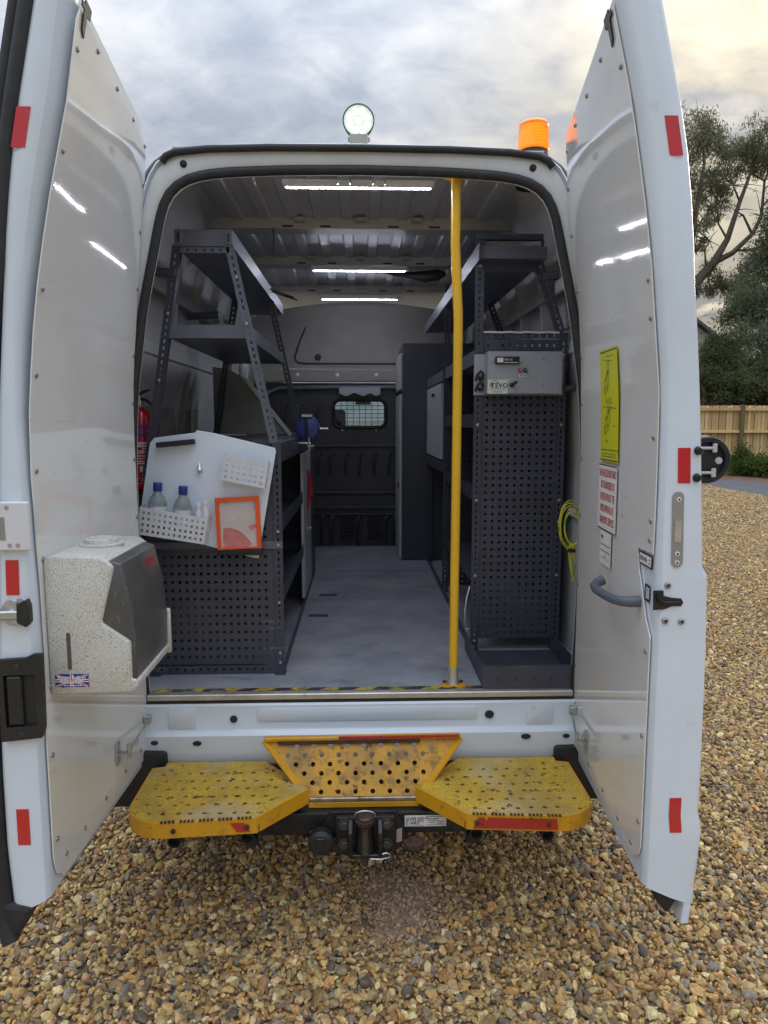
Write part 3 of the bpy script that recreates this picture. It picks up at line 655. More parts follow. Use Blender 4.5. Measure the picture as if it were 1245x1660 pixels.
# nose and windscreen
b = MB(); b.prism([(4.35, .42), (5.2, .42), (5.28, .75), (5.15, 1.10), (4.72, 1.28), (4.35, 1.42)], (-.93, 0, 0), (0, 1, 0), (0, 0, 1), (1, 0, 0), 1.86, .05); b.build('nose', M['white'], van, 40)
b = MB(); b.add([(-.88, 4.70, 1.30), (.88, 4.70, 1.30), (.74, 3.98, 2.18), (-.74, 3.98, 2.18)], [(0, 1, 2, 3)]); b.build('windscreen', M['glass'], van)
b = MB(); b.box(-.72, .72, 3.55, 4.0, 2.19, 2.26); b.build('cab_roof', M['white'], van)
for sg, hs in ((-1, (rrect(3.35, 4.1, 1.5, 2.03, .06), rrect(2.05, 3.00, 1.62, 2.155, .05))), (1, (rrect(3.35, 4.1, 1.5, 2.03, .06),))):
    for hl in hs:
        b = MB(); b.plate(hl, [], lambda a, zz, d: (sg * (.93 - .04 * max(0, zz - 1.5) / .6 + d), a, zz), .004); b.build('side_window', M['glass'], van)
b = MB(); b.box(-.9, .9, 3.1, 4.6, .66, .70); b.box(-.86, .86, 4.45, 4.75, .70, 1.28, .03); b.build('cab_floor', M['cabin'], van)
for x in (-.42, .42):
    b = MB(); b.box(x - .23, x + .23, 3.12, 3.26, 1.05, 1.58, .04); b.box(x - .24, x + .24, 3.15, 3.65, .95, 1.08, .04); s_ = b.build('cab_seat', M['cabin'], van, 50)
    b = MB(); b.box(x - .13 + (.17 if x < 0 else 0), x + .13 + (.17 if x < 0 else 0), 3.14, 3.24, 1.56, 1.770, .05); b.build('headrest', M['cabin'], s_, 50)
b = MB(); b.box(-.05, .09, 4.0, 4.03, 1.83, 1.90, .012); b.build('rear_view_mirror', M['plastic'], van)

# ---- bulkhead
BY = 3.05
b = MB(); b.plate([(-.885, .70), (.885, .70), (.885, 1.90), (.80, 1.972), (-.80, 1.972), (-.885, 1.90)], [rrect(-.200, .180, 1.645, 1.832, .045)], lambda x, z, d: (x, BY + d, z), .012)
bulk = b.build('bulkhead', M['bulk'], van)
for x in (-.336, -.241, -.121, -.015, .10, .215, .33, .45):
    b = MB(); b.tube([(x, BY, 1.265), (x, BY - .012, 1.30), (x, BY - .016, 1.40), (x + .006, BY - .015, 1.425), (x + .022, BY - .010, 1.434), (x + .03, BY, 1.43)], [.011, .012, .012, .012, .011, .008], 8); b.build('pressed_rib', M['bulk'], bulk, 60)
for x in (-.60, -.474, -.341):
    b = MB(); b.tube([(x, BY, 1.68), (x, BY - .014, 1.70), (x, BY - .016, 1.79), (x + .02, BY - .012, 1.815), (x + .03, BY, 1.81)], .012, 8); b.build('pressed_rib', M['bulk'], bulk, 60)
for (z, t_) in ((1.49, .018), (1.485, .006), (1.125, .022), (1.008, .026), (.955, .014)):
    b = MB(); b.box(-.86, .60, BY - .02, BY + .003, z - t_ / 2, z + t_ / 2, .005); b.build('cross_rib', M['bulk'], bulk)
b = MB(); b.box(-.40, .60, BY - .008, BY + .002, 1.02, 1.11, .003); b.build('flat_rail', M['bulk'], bulk)
for x in (-.395, -.31, -.235, -.03, .19, .255):
    b = MB(); b.tube([(x, BY, .72), (x, BY - .02, .74), (x, BY - .022, .90), (x + .01, BY - .02, .935), (x + .03, BY, .94)], .014, 8); b.build('pressed_rib', M['bulk'], bulk, 60)
for x0 in (-.165, .050):
    for k in range(9):
        z = .755 + k * .024
        b = MB(); b.bar((x0, BY - .008, z), (x0 + .105, BY - .008, z), .014, .010, (0, -.5, 1)); b.build('louvre', M['bulk'], bulk)
b = MB(); b.plate(rrect(-.203, .183, 1.642, 1.835, .045), [], lambda x, z, d: (x, BY + .014 + d, z), .004); b.build('bulkhead_window', M['glass'], bulk)
b = MB()
for i in range(9): b.cyl((-.20 + .38 * i / 8, BY - .006, 1.635), (-.20 + .38 * i / 8, BY - .006, 1.842), .0022, n=5)
for i in range(7): b.cyl((-.212, BY - .009, 1.645 + .187 * i / 6), (.192, BY - .009, 1.645 + .187 * i / 6), .0022, n=5)
b.build('window_grille', M['slot'], bulk)
b = MB()
oc = rrect(-.215, .195, 1.632, 1.846, .055, 6); b.tube([(p[0], BY - .003, p[1]) for p in oc], .012, 6, closed=True); b.build('window_surround', M['rubber'], bulk, 60)
for (x, z) in ((-.145, 1.612), (.12, 1.612), (-.35, 1.93), (-.47, 1.925)):
    b = MB(); b.lathe((x, BY, z), (0, -1, 0), [(0, .010), (.006, .009), (.009, .003)], 10); b.build('bulkhead_bolt', M['boltm'], bulk, 50)
b = MB(); b.prism([(-.165, 1.938), (.150, 1.938), (.150, 1.885), (.115, 1.872), (.075, 1.895), (.02, 1.870), (-.05, 1.897), (-.11, 1.868), (-.165, 1.893)], (0, BY - .05, 0), (1, 0, 0), (0, 0, 1), (0, 1, 0), .004); b.build('zigzag_bracket', M['boxgrey'], bulk)
b = MB(); b.tube([(-.75, BY - .03, 1.70), (-.74, BY - .03, 1.82), (-.70, BY - .03, 1.90), (-.62, BY - .03, 1.932), (-.2, BY - .03, 1.938), (.5, BY - .03, 1.938)], .016, 8); b.build('bulkhead_tube', M['rack2'], bulk, 60)
# headliner above
b = MB(); b.box(-.80, .80, BY - .05, BY + .01, 1.978, 2.075, .01); b.build('header_ledge', M['header'], van)
for x in (-.75, -.48, -.18, .12):
    b = MB(); b.lathe((x, BY - .05, 2.03), (0, -1, 0), [(0, .014), (.006, .013), (.01, .006)], 12); b.build('header_stud', M['whitepl'], van, 50)
b = MB(); b.grid(lambda a, q: (-.80 + 1.6 * a, BY - .02 - .22 * q ** 3, 2.078 + .46 * q - .10 * q * (2 * a - 1) ** 2), 14, 8); b.build('headliner', M['header'], van, 60)
b = MB(); b.tube([(-.40, BY - .10, 2.40), (-.46, BY - .045, 2.28), (-.50, BY - .03, 2.16), (-.48, BY - .026, 2.125), (-.42, BY - .026, 2.118), (.7, BY - .026, 2.118)], .006, 6); b.build('headliner_groove', M['slot'], van, 60)
b = MB(); b.lathe((-.325, BY - .02, 2.165), (0, -1, 0), [(0, .026), (.010, .024), (.016, .012)], 14); b.build('headliner_plug', M['slot'], van, 50)

# ---- rear doors
XH = {1: interp([(2.64, .694), (2.625, .695), (2.43, .708), (2.31, .721), (2.075, .757), (1.87, .773), (1.5, .786), (.42, .79)]),
      -1: interp([(2.64, .709), (2.53, .711), (2.35, .732), (2.14, .752), (1.84, .782), (1.66, .79), (.42, .786)])}
XF = {1: interp([(2.64, .578), (2.62, .583), (2.42, .634), (2.2, .676), (2.07, .697), (1.91, .715), (1.75, .733), (1.5, .739), (.42, .743)]),
      -1: interp([(2.64, .622), (2.56, .640), (2.41, .665), (2.17, .723), (2.02, .753), (1.92, .769), (1.82, .781), (1.71, .793), (1.5, .800), (.42, .806)])}
XO = {1: interp([(2.64, .684), (2.4, .744), (2.27, .770), (2.13, .787), (2.0, .798), (1.88, .812), (1.67, .831), (1.34, .854), (1.318, .855), (1.298, .868), (1.12, .876), (.78, .882), (.665, .881), (.61, .893), (.47, .884), (.36, .862)]),
      -1: interp([(2.64, .712), (2.38, .770), (2.25, .794), (2.12, .812), (2.0, .824), (1.71, .854), (1.49, .870), (1.08, .897), (.84, .906), (.59, .908), (.415, .899)])}
YF = -.78
def dsurf(sg, y, z, off=0.0):      # point on the inner face of a door; off is proud of it
    t = (-.02 - y) / .76
    x = XH[sg](z) + (XF[sg](z) - XH[sg](z)) * t
    return Vector((sg * (x - off), y, z))
zrow = [2.638, 2.63, 2.6, 2.5, 2.4, 2.3, 2.2, 2.1, 2.0, 1.9, 1.8, 1.7, 1.6, 1.5, 1.4, 1.33, 1.318, 1.298, 1.28, 1.1, .95, .8, .7, .665, .64, .61, .55, .50, .46]
def make_door(sg):
    d = MB(); secs = []
    for z in zrow:
        xh, xf, xo = XH[sg](z), XF[sg](z), XO[sg](z); r = (.014 + .026 * min(max((z - 1.75) / .5, 0), 1)) if sg < 0 else .014 + .012 * min(max((z - 1.75) / .5, 0), 1)
        bl = min(max((z - 1.45) / .35, 0), 1) if sg < 0 else 0.0
        y0 = -.765 + .035 * bl; yd = .028 + .035 * bl
        rr = [(xh, -.02), (xf + .012 * bl, y0)]
        for a in (15, 40, 65, 90): rr.append((xf + .012 * bl + (r - .006 * bl) * (1 - math.cos(R_(a))), y0 - yd * math.sin(R_(a))))
        w0 = xf + r + .006 * bl; rr += [(w0 + (xo - .014 - w0) * .5, -.794), (xo - .014, -.790), (xo - .004, -.784), (xo, -.778), (xo + .003, -.765), (xo + .002, -.70), (xh + .065, -.02), (xh + .03, -.005)]
        secs.append([(sg * p[0], p[1], z) for p in rr])
    # slanting foot of the door
    n = len(secs[0]); last = secs[-1]
    foot = []
    for i, p in enumerate(last):
        t = np.clip((abs(p[0]) - XF[sg](.46)) / .12, 0, 1); foot.append((p[0], p[1], .462 - .055 * t if i > 0 else .455))
    secs.append(foot)
    vs = [p for s in secs for p in s]; fs = []
    for k in range(len(secs) - 1):
        for i in range(n):
            j = (i + 1) % n; fs.append((k * n + i, k * n + j, (k + 1) * n + j, (k + 1) * n + i))
    fs.append(tuple(range(n))); fs.append(tuple((len(secs) - 1) * n + i for i in range(n))[::-1])
    d.add(vs, fs)
    o = d.build('rear_door', M['white'], van, 32)
    o['label'] = 'open rear door on the right with grab handle and notices' if sg > 0 else 'open rear door on the left carrying the speckled dispenser'
    # liner sheet: follows the door, slightly wavy
    if sg > 0:
        ymax = interp([(2.62, -.770), (1.75, -.770), (1.348, -.765), (1.346, -.655), (1.335, -.650), (1.29, -.665), (1.25, -.69), (1.17, -.735), (1.134, -.770), (.56, -.770), (.52, -.752), (.505, -.71)])
        rows = [2.625, 2.62, 2.55, 2.45, 2.35, 2.25, 2.15, 2.05, 1.95, 1.85, 1.75, 1.65, 1.55, 1.45, 1.38, 1.348, 1.346, 1.335, 1.29, 1.25, 1.21, 1.17, 1.134, 1.05, .95, .85, .75, .65, .60, .56, .53, .515, .505, .500]
    else:
        ymax = interp([(2.62, -.745), (2.575, -.765), (2.2, -.770), (1.55, -.772), (1.47, -.765), (1.38, -.763), (1.275, -.755), (1.1, -.752), (.88, -.768), (.56, -.768), (.51, -.755), (.485, -.72)])
        rows = [2.60, 2.575, 2.5, 2.4, 2.3, 2.2, 2.1, 2.0, 1.9, 1.8, 1.7, 1.6, 1.55, 1.47, 1.38, 1.33, 1.275, 1.2, 1.1, 1.0, .88, .8, .7, .62, .56, .53, .51, .495, .485, .48]
    NC = 16; l = MB(); n2 = NC + 1; fr = []; bk = []
    for z in rows:
        ya, yb = -.012, ymax(z)
        for c in range(n2):
            y = ya + (yb - ya) * c / NC
            wv = .0010 * math.sin(z * 4.1 + sg) * math.sin((y + .1) * 5.5 + 1.2 * sg) + .0004 * math.sin(z * 13 + y * 9)
            edge = min(c, NC - c, 3) / 3
            fr.append(dsurf(sg, y, z, .008 + wv * edge)); bk.append(dsurf(sg, y, z, .0045 + wv * edge))
    nr = len(rows); off = nr * n2; fs = []
    for k in range(nr - 1):
        for c in range(NC):
            a = k * n2 + c; q = (a, a + 1, a + n2 + 1, a + n2); fs.append(q); fs.append(tuple(off + i for i in reversed(q)))
    def rim(idx):
        for i in range(len(idx) - 1): fs.append((idx[i], idx[i + 1], off + idx[i + 1], off + idx[i]))
    rim(list(range(n2))); rim([(nr - 1) * n2 + c for c in range(n2)]); rim([k * n2 for k in range(nr)]); rim([k * n2 + NC for k in range(nr)])
    l.add(fr + bk, fs); l.build('door_liner', M['liner'], o, 40)
    # rivets
    rv = MB(); rv.lathe((0, 0, 0), (-sg, 0, 0), [(0, .0072), (.002, .0072), (.004, .005), (.005, .002)], 10); rme = rv.mesh('rivet', M['rivet'], 50)
    zz = [2.56, 2.28, 2.0, 1.77, 1.62, 1.40, .98, .80, .62] if sg < 0 else [2.50, 2.02, 1.93, 1.64, 1.43, 1.38, 1.09, .86, .62]
    if sg < 0: zz = [2.52, 2.30, 1.99, 1.79, 1.56, 1.34, 1.20, 1.01, .83, .60]
    for z in zz: put('rivet', rme, o, dsurf(sg, ymax(z) + .022, z, .008))
    for z in (2.57, 2.45, 2.3, 2.12, 1.9, 1.74, 1.55, 1.35, 1.1, .8, .56): put('rivet', rme, o, dsurf(sg, -.03, z, .008))
    for y in (-.10, -.25, -.42, -.58, -.70): put('rivet', rme, o, dsurf(sg, y, .53, .008))
    for y in (-.20, -.40, -.60): put('rivet', rme, o, dsurf(sg, y, 2.585, .008))
    # latch cut-outs at the top of the door
    b = MB(); 
    tp = [(-.60, 2.615), (-.665, 2.615), (-.665, 2.60), (-.69, 2.60), (-.69, 2.585), (-.665, 2.585), (-.66, 2.53), (-.635, 2.515), (-.632, 2.58), (-.60, 2.585)]
    tp = [(-.725 + (p[0] + .645) * .75, 2.602 + (p[1] - 2.58) * .72) for p in tp]
    b.plate(tp, [], lambda y, z, dd: dsurf(sg, y, z, .0125 - dd), .003); b.build('top_latch_slot', M['plastic'], o)
    # reflective tape
    for (cz, h2) in ((2.332, .043), (1.573 if sg > 0 else 1.306, .043), (.663, .048)):
        f = .35 if sg > 0 else .42
        def ed(zz, u):
            r = (.014 + .026 * min(max((zz - 1.75) / .5, 0), 1)) if sg < 0 else .014 + .012 * min(max((zz - 1.75) / .5, 0), 1)
            a, c = XF[sg](zz) + r, XO[sg](zz) - .014
            return (sg * (a + (c - a) * .5 + u + (.012 if cz > 2 else 0)), -.7955, zz)
        if sg > 0 and cz > 1.7: sh = .012
        b = MB(); w = .0155
        vs = []
        for zz in (cz - h2, cz, cz + h2):
            for u in (-w, w): vs.append(ed(zz, u))
        b.add(vs + [(p[0], p[1] + .001, p[2]) for p in vs], [(0, 1, 3, 2), (2, 3, 5, 4), (6, 8, 9, 7), (8, 10, 11, 9), (0, 6, 7, 1), (4, 5, 11, 10), (0, 2, 8, 6), (2, 4, 10, 8), (1, 7, 9, 3), (3, 9, 11, 5)]); b.build('reflector', M['reflector'], o)
    return o
doorR = make_door(1); doorL = make_door(-1)

# right door hardware
b = MB(); b.prism(rrect(-.014, .014, -.094, .094, .0138, 5), (.779, -.7945, 1.415), (1, 0, .03), (-.035, 0, 1), (0, -1, 0), .003); b.build('strike_plate', M['plategrey'], doorR)
b = MB(); b.box(.771, .788, -.799, -.7976, 1.385, 1.437); b.build('strike_slot', M['alu'], doorR)
for z in (1.49, 1.355, 1.338 - .005):
    b = MB(); b.lathe((.7795 + (z - 1.415) * -.02, -.7976, z), (0, -1, 0), [(0, .006), (.001, .006), (.0016, .0035)], 12); q = b.build('screw', M['whitepl'], doorR, 40)
    b = MB(); b.lathe((.7795 + (z - 1.415) * -.02, -.7991, z), (0, -1, 0), [(0, .0028), (.0008, .0028)], 8); b.build('screw_recess', M['ink'], doorR)
b = MB(); b.prism([(.726, 1.262), (.751, 1.262), (.753, 1.248), (.775, 1.243), (.797, 1.241), (.803, 1.232), (.798, 1.222), (.775, 1.222), (.755, 1.214), (.728, 1.212)], (0, -.7940, 0), (1, 0, 0), (0, 0, 1), (0, -1, 0), .0028); b.build('latch_opening', M['plastic'], doorR)
b = MB(); b.tube([(.735, -.798, 1.252), (.742, -.799, 1.236), (.757, -.799, 1.231), (.79, -.798, 1.232)], [.005, .006, .005, .004], 8); b.build('latch_claw', M['hitch'], doorR, 50)
for (x, z) in ((.762, 1.275), (.760, 1.184), (.801, 1.182)):
    b = MB(); b.lathe((x, -.7935, z), (0, -1, 0), [(0, .0085), (.004, .0082), (.006, .006)], 14); q = b.build('torx_bolt', M['plategrey'], doorR, 40)
    b = MB(); b.lathe((x, -.7993, z), (0, -1, 0), [(0, .004), (.0007, .004)], 8); b.build('bolt_recess', M['ink'], doorR)
b = MB(); hp = [(.730, -.42, 1.205), (.712, -.423, 1.197), (.700, -.435, 1.19), (.695, -.46, 1.186), (.690, -.55, 1.19), (.688, -.62, 1.197), (.695, -.665, 1.202), (.712, -.685, 1.205), (.735, -.687, 1.207)]
b.tube(hp, [.016, .015, .014, .013, .012, .013, .014, .015, .016], 10); b.build('grab_handle', M['greyhandle'], doorR, 50)
hx = dsurf(1, -.665, 1.335, .0105)
def patch(sg, y0, y1, z0, z1, off, name, m, parent, t=.0008, sk=0.0):
    b = MB(); b.plate([(y0, z0), (y1, z0 + sk), (y1, z1 + sk), (y0, z1)], [], lambda y, z, d: dsurf(sg, y, z, off - d), t); return b.build(name, m, parent)
patch(1, -.662, -.757, 1.306, 1.340, .0055, 'maker_label_border', M['ink'], doorR)
patch(1, -.667, -.752, 1.311, 1.336, .0066, 'maker_label', M['paper'], doorR)
for (ya, yb, za, zb) in ((-.672, -.690, 1.318, 1.330), (-.694, -.706, 1.319, 1.329), (-.709, -.722, 1.319, 1.329), (-.736, -.747, 1.326, 1.329), (-.736, -.747, 1.317, 1.320)): patch(1, ya, yb, za, zb, .0072, 'print_block', M['plategrey'], doorR, .0004)
patch(1, -.712, -.748, 1.218, 1.262, .0055, 'lock_window_frame', M['ink'], doorR)
patch(1, -.724, -.748, 1.226, 1.256, .0066, 'lock_window', M['cabgrey'], doorR)
b = MB(); b.prism([(.02, 0), (.085, -.03), (.055, -.085), (.025, -.05)], (.762, -.775, .452), (1, 0, 0), (0, 0, 1), (0, 1, 0), .05, .008); b.build('door_foot_rubber', M['rubber'], doorR)
b = MB(); b.prism([(0, 0), (.022, .0), (.03, .10), (.012, .12)], (.846, -.79, .35), (1, 0, 0), (0, 0, 1), (0, 1, 0), .06, .004); b.build('outer_skin_lip', M['white'], doorR)
b = MB(); b.prism([(0, 0), (.014, .012), (.016, .055), (.004, .07)], (.778, -.77, 2.06), (1, 0, 0), (0, 0, 1), (0, 1, 0), .05, .002); b.build('marker_block', M['plastic'], doorR)

# left door hardware
b = MB(); b.tube([(-XO[-1](z) - .022 + (.01 if z > 2 else 0), -.775, z) for z in np.linspace(2.63, .46, 30)] + [(-.925, -.785, .40), (-.905, -.80, .35)], .021, 8); b.build('edge_seal', M['rubber'], doorL, 60)
b = MB(); b.tube([(-XO[-1](z) - .056 + (.01 if z > 2 else 0), -.76, z) for z in np.linspace(2.63, .46, 20)], .017, 8); b.build('edge_seal', M['rubber'], doorL, 60)
b = MB(); b.prism([(.005, .06), (.09, .05), (.045, -.03), (.015, -.06)], (-.93, -.80, .395), (1, 0, 0), (0, 0, 1), (0, 1, 0), .07, .012); b.build('door_foot_rubber', M['rubber'], doorL)
b = MB(); b.box(-.874, -.789, -.808, -.7935, 1.374, 1.491, .003); lb = b.build('lock_cover', M['whitepl'], doorL)
for (x, z) in ((-.838, 1.478), (-.836, 1.387), (-.817, 1.387)):
    b = MB(); b.lathe((x, -.8078, z), (0, -1, 0), [(0, .0058), (.0016, .005), (.0017, .0028)], 12); b.build('screw', M['steel'], doorL, 40)
b = MB(); b.box(-.866, -.845, -.8092, -.8076, 1.40, 1.455); b.build('lock_slot', M['plategrey'], doorL)
b = MB(); b.prism([(-.878, 1.222), (-.858, 1.252), (-.822, 1.258), (-.807, 1.248), (-.807, 1.20), (-.822, 1.187), (-.858, 1.19)], (0, -.7935, 0), (1, 0, 0), (0, 0, 1), (0, -1, 0), .006, .002); b.build('striker_plate', M['steel'], doorL)
b = MB(); b.bar((-.90, -.806, 1.215), (-.815, -.806, 1.217), .014, .022, (0, 0, 1), .004); b.build('striker_arm', M['steel'], doorL)
b = MB(); b.prism([(-.826, 1.245), (-.803, 1.257), (-.797, 1.24), (-.797, 1.20), (-.806, 1.188), (-.828, 1.2)], (0, -.7955, 0), (1, 0, 0), (0, 0, 1), (0, -1, 0), .024, .003); b.build('striker_buffer', M['plastic'], doorL)
for (x, z) in ((-.838, 1.246), (-.845, 1.222), (-.838, 1.197)):
    b = MB(); b.lathe((x, -.799, z), (0, -1, 0), [(0, .008), (.004, .008), (.006, .005)], 12); b.build('torx_bolt', M['steel'], doorL, 40)
# recessed pull handle
b = MB(); b.plate([(-.889, .895), (-.79, .905), (-.782, .93), (-.778, 1.118), (-.80, 1.118), (-.82, 1.108), (-.885, 1.104)], [[(-.874, .932), (-.80, .937), (-.798, 1.068), (-.874, 1.065)]], lambda x, z, d: (x, -.808 + d, z), .014); b.build('handle_surround', M['plastic'], doorL)
b = MB(); b.box(-.876, -.796, -.7965, -.7945, .93, 1.072); b.build('handle_recess', M['ink'], doorL)
b = MB(); b.box(-.868, -.832, -.8085, -.7945, .938, 1.062, .004); b.build('pull_handle', M['plastic'], doorL)
for (x, z) in ((-.838, 1.088), (-.838, .914)):
    b = MB(); b.lathe((x, -.808, z), (0, -1, 0), [(0, .007), (.002, .0065), (.003, .003)], 12); b.build('screw', M['slot'], doorL, 40)
# door check stays
for sg, d_, y1, z0, z1 in ((-1, doorL, -.31, .612, .628), (1, doorR, -.215, .625, .600)):
    p0 = Vector((sg * .765, -.05, z0)); p1 = dsurf(sg, y1, z1, .045)
    b = MB(); b.bar(p0, p1, .007, .013, (0, 0, 1), .002); b.build('check_stay', M['steel'], d_)
    b = MB(); b.cyl(p1 + Vector((0, 0, -.022)), p1 + Vector((0, 0, .024)), .007, n=10); b.obox(p1 + Vector((sg * .02, 0, -.006)), ((1, 0, 0), (0, 1, 0), (0, 0, 1)), (.022, .012, .003)); b.obox(dsurf(sg, y1 - .004, z1 - .004, .011), ((1, 0, 0), (0, 1, 0), (0, 0, 1)), (.003, .018, .034), .001); b.build('stay_bracket', M['steel'], d_, 40)
    b = MB(); b.obox(p0 + Vector((0, -.005, .012)), ((1, 0, 0), (0, 1, 0), (0, 0, 1)), (.012, .010, .016), .003); b.build('stay_pivot', M['steel'], d_)

# ================================================================== racking helpers
Xa, Ya, Za = Vector((1, 0, 0)), Vector((0, 1, 0)), Vector((0, 0, 1))
def perf(b, x0, x1, z0, z1, y, px_, pz_, h, t=.002, margin=.02):
    nx = max(1, int((x1 - x0 - 2 * margin) / px_) + 1); nz = max(1, int((z1 - z0 - 2 * margin) / pz_) + 1)
    ox = (x0 + x1) / 2 - (nx - 1) * px_ / 2; oz = (z0 + z1) / 2 - (nz - 1) * pz_ / 2
    holes = [sq(ox + i * px_, oz + k * pz_, h / 2) for i in range(nx) for k in range(nz)]
    b.plate([(x0, z0), (x1, z0), (x1, z1), (x0, z1)], holes, lambda x, z, d: (x, y + d, z), t)
def post(name, p0, p1, parent, w=.034, facing=(0, -1, 0), m=None, flange=None, pitch=.0255):
    """slotted steel angle from p0 to p1: perforated face towards `facing`, plain flange behind."""
    p0 = Vector(p0); p1 = Vector(p1); d = (p1 - p0); ln = d.length; d.normalize(); f = Vector(facing); s = d.cross(f).normalized()
    n = int((ln - .03) / pitch); holes = [sq(0, .02 + i * pitch, .0034, .0065) for i in range(n)]
    b = MB(); b.plate([(-w / 2, 0), (w / 2, 0), (w / 2, ln), (-w / 2, ln)], holes, lambda a, q, dd: p0 + s * a + d * q - f * dd, .0025)
    fl = flange if flange is not None else 1
    c = (p0 + p1) / 2 + s * fl * (w / 2 - .0013) - f * (.0035 + w / 2)
    b.obox(c, (d, s, f), (ln / 2, .0012, w / 2))
    # folded edge beads along the face
    for e in (-1, 1): b.obox((p0 + p1) / 2 + s * e * (w / 2 - .0015) + f * .0012, (d, s, f), (ln / 2, .0015, .0012))
    return b.build(name, m or M['rack'], parent)
def tray(name, x0, x1, y0, y1, z, lip, parent, m=None, up=True):
    b = MB(); t = .002; za, zb = (z, z + lip) if up else (z - lip, z)
    b.box(x0, x1, y0, y1, z - t, z)
    b.box(x0, x1, y0 - t, y0, za - t, zb); b.box(x0, x1, y1, y1 + t, za - t, zb)
    b.box(x0 - t, x0, y0 - t, y1 + t, za - t, zb); b.box(x1, x1 + t, y0 - t, y1 + t, za - t, zb)
    return b.build(name, m or M['rack'], parent)
def bolts(pts, parent, r=.008, f=(0, -1, 0)):
    f = Vector(f)
    b = MB(); b.lathe((0, 0, 0), f, [(0, r * 1.25), (.002, r * 1.25), (.0022, r), (.0065, r), (.0075, r * .6)], 8); me = b.mesh('bolt', M['boltm'], 40)
    for p in pts: put('bolt', me, parent, p)

# ================================================================== left rack
lr = empty('storage_rack', (-.56, .19, .70), 'dark grey slotted-angle rack narrowing upwards along the left wall', 'rack')
FY = .19; RY = 1.38
for y in (FY, RY):
    post('post', (-.318, y, .70), (-.318, y, 1.60), lr, flange=-1)
    post('post', (-.802, y, .70), (-.802, y, 1.50), lr, flange=1)
    post('post', (-.326, y, 1.60), (-.474, y, 2.31), lr, w=.032, m=M['rack2'] if y < .5 else None, flange=-1)
    post('post', (-.800, y, 1.50), (-.664, y, 2.31), lr, w=.030, flange=1)
tray('top_shelf', -.668, -.462, FY - .004, 1.86, 2.310, .056, lr, M['rack2'])
b = MB(); perf(b, -.655, -.475, 2.286, 2.306, FY, .03, .03, .009); b.build('top_rail', M['rack2'], lr)
for x in (-.655, -.475):
    b = MB(); b.box(x - .014, x + .014, FY - .010, FY - .0065, 2.314, 2.364, .001); pl = b.build('end_clip', M['rack2'], lr)
    b = MB(); b.box(x - .004, x + .004, FY - .0115, FY - .0105, 2.322, 2.352); b.build('clip_slot', M['ink'], pl)
tray('middle_shelf', -.704, -.412, FY + .004, RY - .01, 1.986, .046, lr, M['rack2'])
tray('bench_top', -.80, -.336, FY + .045, 1.70, 1.600, .066, lr, M['rack'], up=False)
b = MB(); b.box(-.345, -.302, FY + .004, 1.70, 1.525, 1.602, .002); b.build('side_rail', M['rack'], lr)
for z in (1.262, .985):
    tray('shelf', -.80, -.306, FY + .045, RY - .04, z, .055, lr)
b = MB(); perf(b, -.785, -.336, .738, 1.195, FY + .004, .0275, .033, .0105); b.build('front_panel', M['rack'], lr)
b = MB(); perf(b, -.785, -.336, 1.215, 1.598, FY + .004, .0275, .033, .0105); b.build('front_panel', M['rack'], lr)
b = MB(); b.box(-.82, -.301, FY - .004, FY + .0025, 1.196, 1.224, .001); b.build('joint_strip', M['rack2'], lr)
b = MB(); perf(b, -.80, -.305, .704, .735, FY - .003, .03, .03, .010, margin=.012); b.build('bottom_rail', M['rack'], lr)
b = MB(); perf(b, -.785, -.336, .738, 1.598, RY + .02, .0275, .033, .0105); b.build('rear_panel', M['rack'], lr)
b = MB(); b.box(-.308, -.302, FY + .03, 2.1, .703, .735); b.build('floor_rail', M['rack'], lr)
for x in (-.318, -.802):
    b = MB(); b.box(x - .022, x + .022, FY - .022, FY + .03, .7005, .7035, .001); b.build('foot', M['rack'], lr)
bolts([(-.318, FY - .003, z) for z in (.745, .785, .985, 1.262, 1.21)] + [(-.802, FY - .003, .75), (-.802, FY - .003, 1.18)] + [(-.418, FY - .003, 2.035), (-.704, FY - .003, 2.07), (-.45, FY - .003, 2.20), (-.745, FY - .003, 1.83)], lr, .0048)
b = MB(); b.bar((-.80, .20, 2.225), (-.67, .20, 2.215), .03, .03, (0, 0, 1), .003); b.build('wall_bracket', M['rack'], lr)
b = MB(); b.bar((-.80, .9, 2.16), (-.655, .9, 2.17), .03, .03, (0, 0, 1), .003); b.build('wall_bracket', M['rack'], lr)
# cable ties hanging off the shelf edge
for (y, dx) in ((1.25, .09), (1.32, .10)):
    b = MB(); b.tube([(-.46, y, 2.35), (-.42, y, 2.335), (-.46 + dx + .03, y + .02, 2.31)], .004, 5); b.build('cable_tie', M['plastic'], lr)

# worn board closing the rack end
b = MB(); b.prism([(-.80, 1.61), (-.385, 1.61), (-.632, 1.915), (-.72, 1.962), (-.80, 1.972)], (0, 1.43, 0), Xa, Za, Ya, .012); wp = b.build('plywood_panel', M['ply'])
tag(wp, 'scuffed pale plywood panel with a sloping edge behind the left rack', 'panel')
b = MB(); b.bar((-.383, 1.425, 1.605), (-.634, 1.425, 1.918), .02, .022, (0, 1, 0)); b.build('edge_trim', M['alu'], wp)

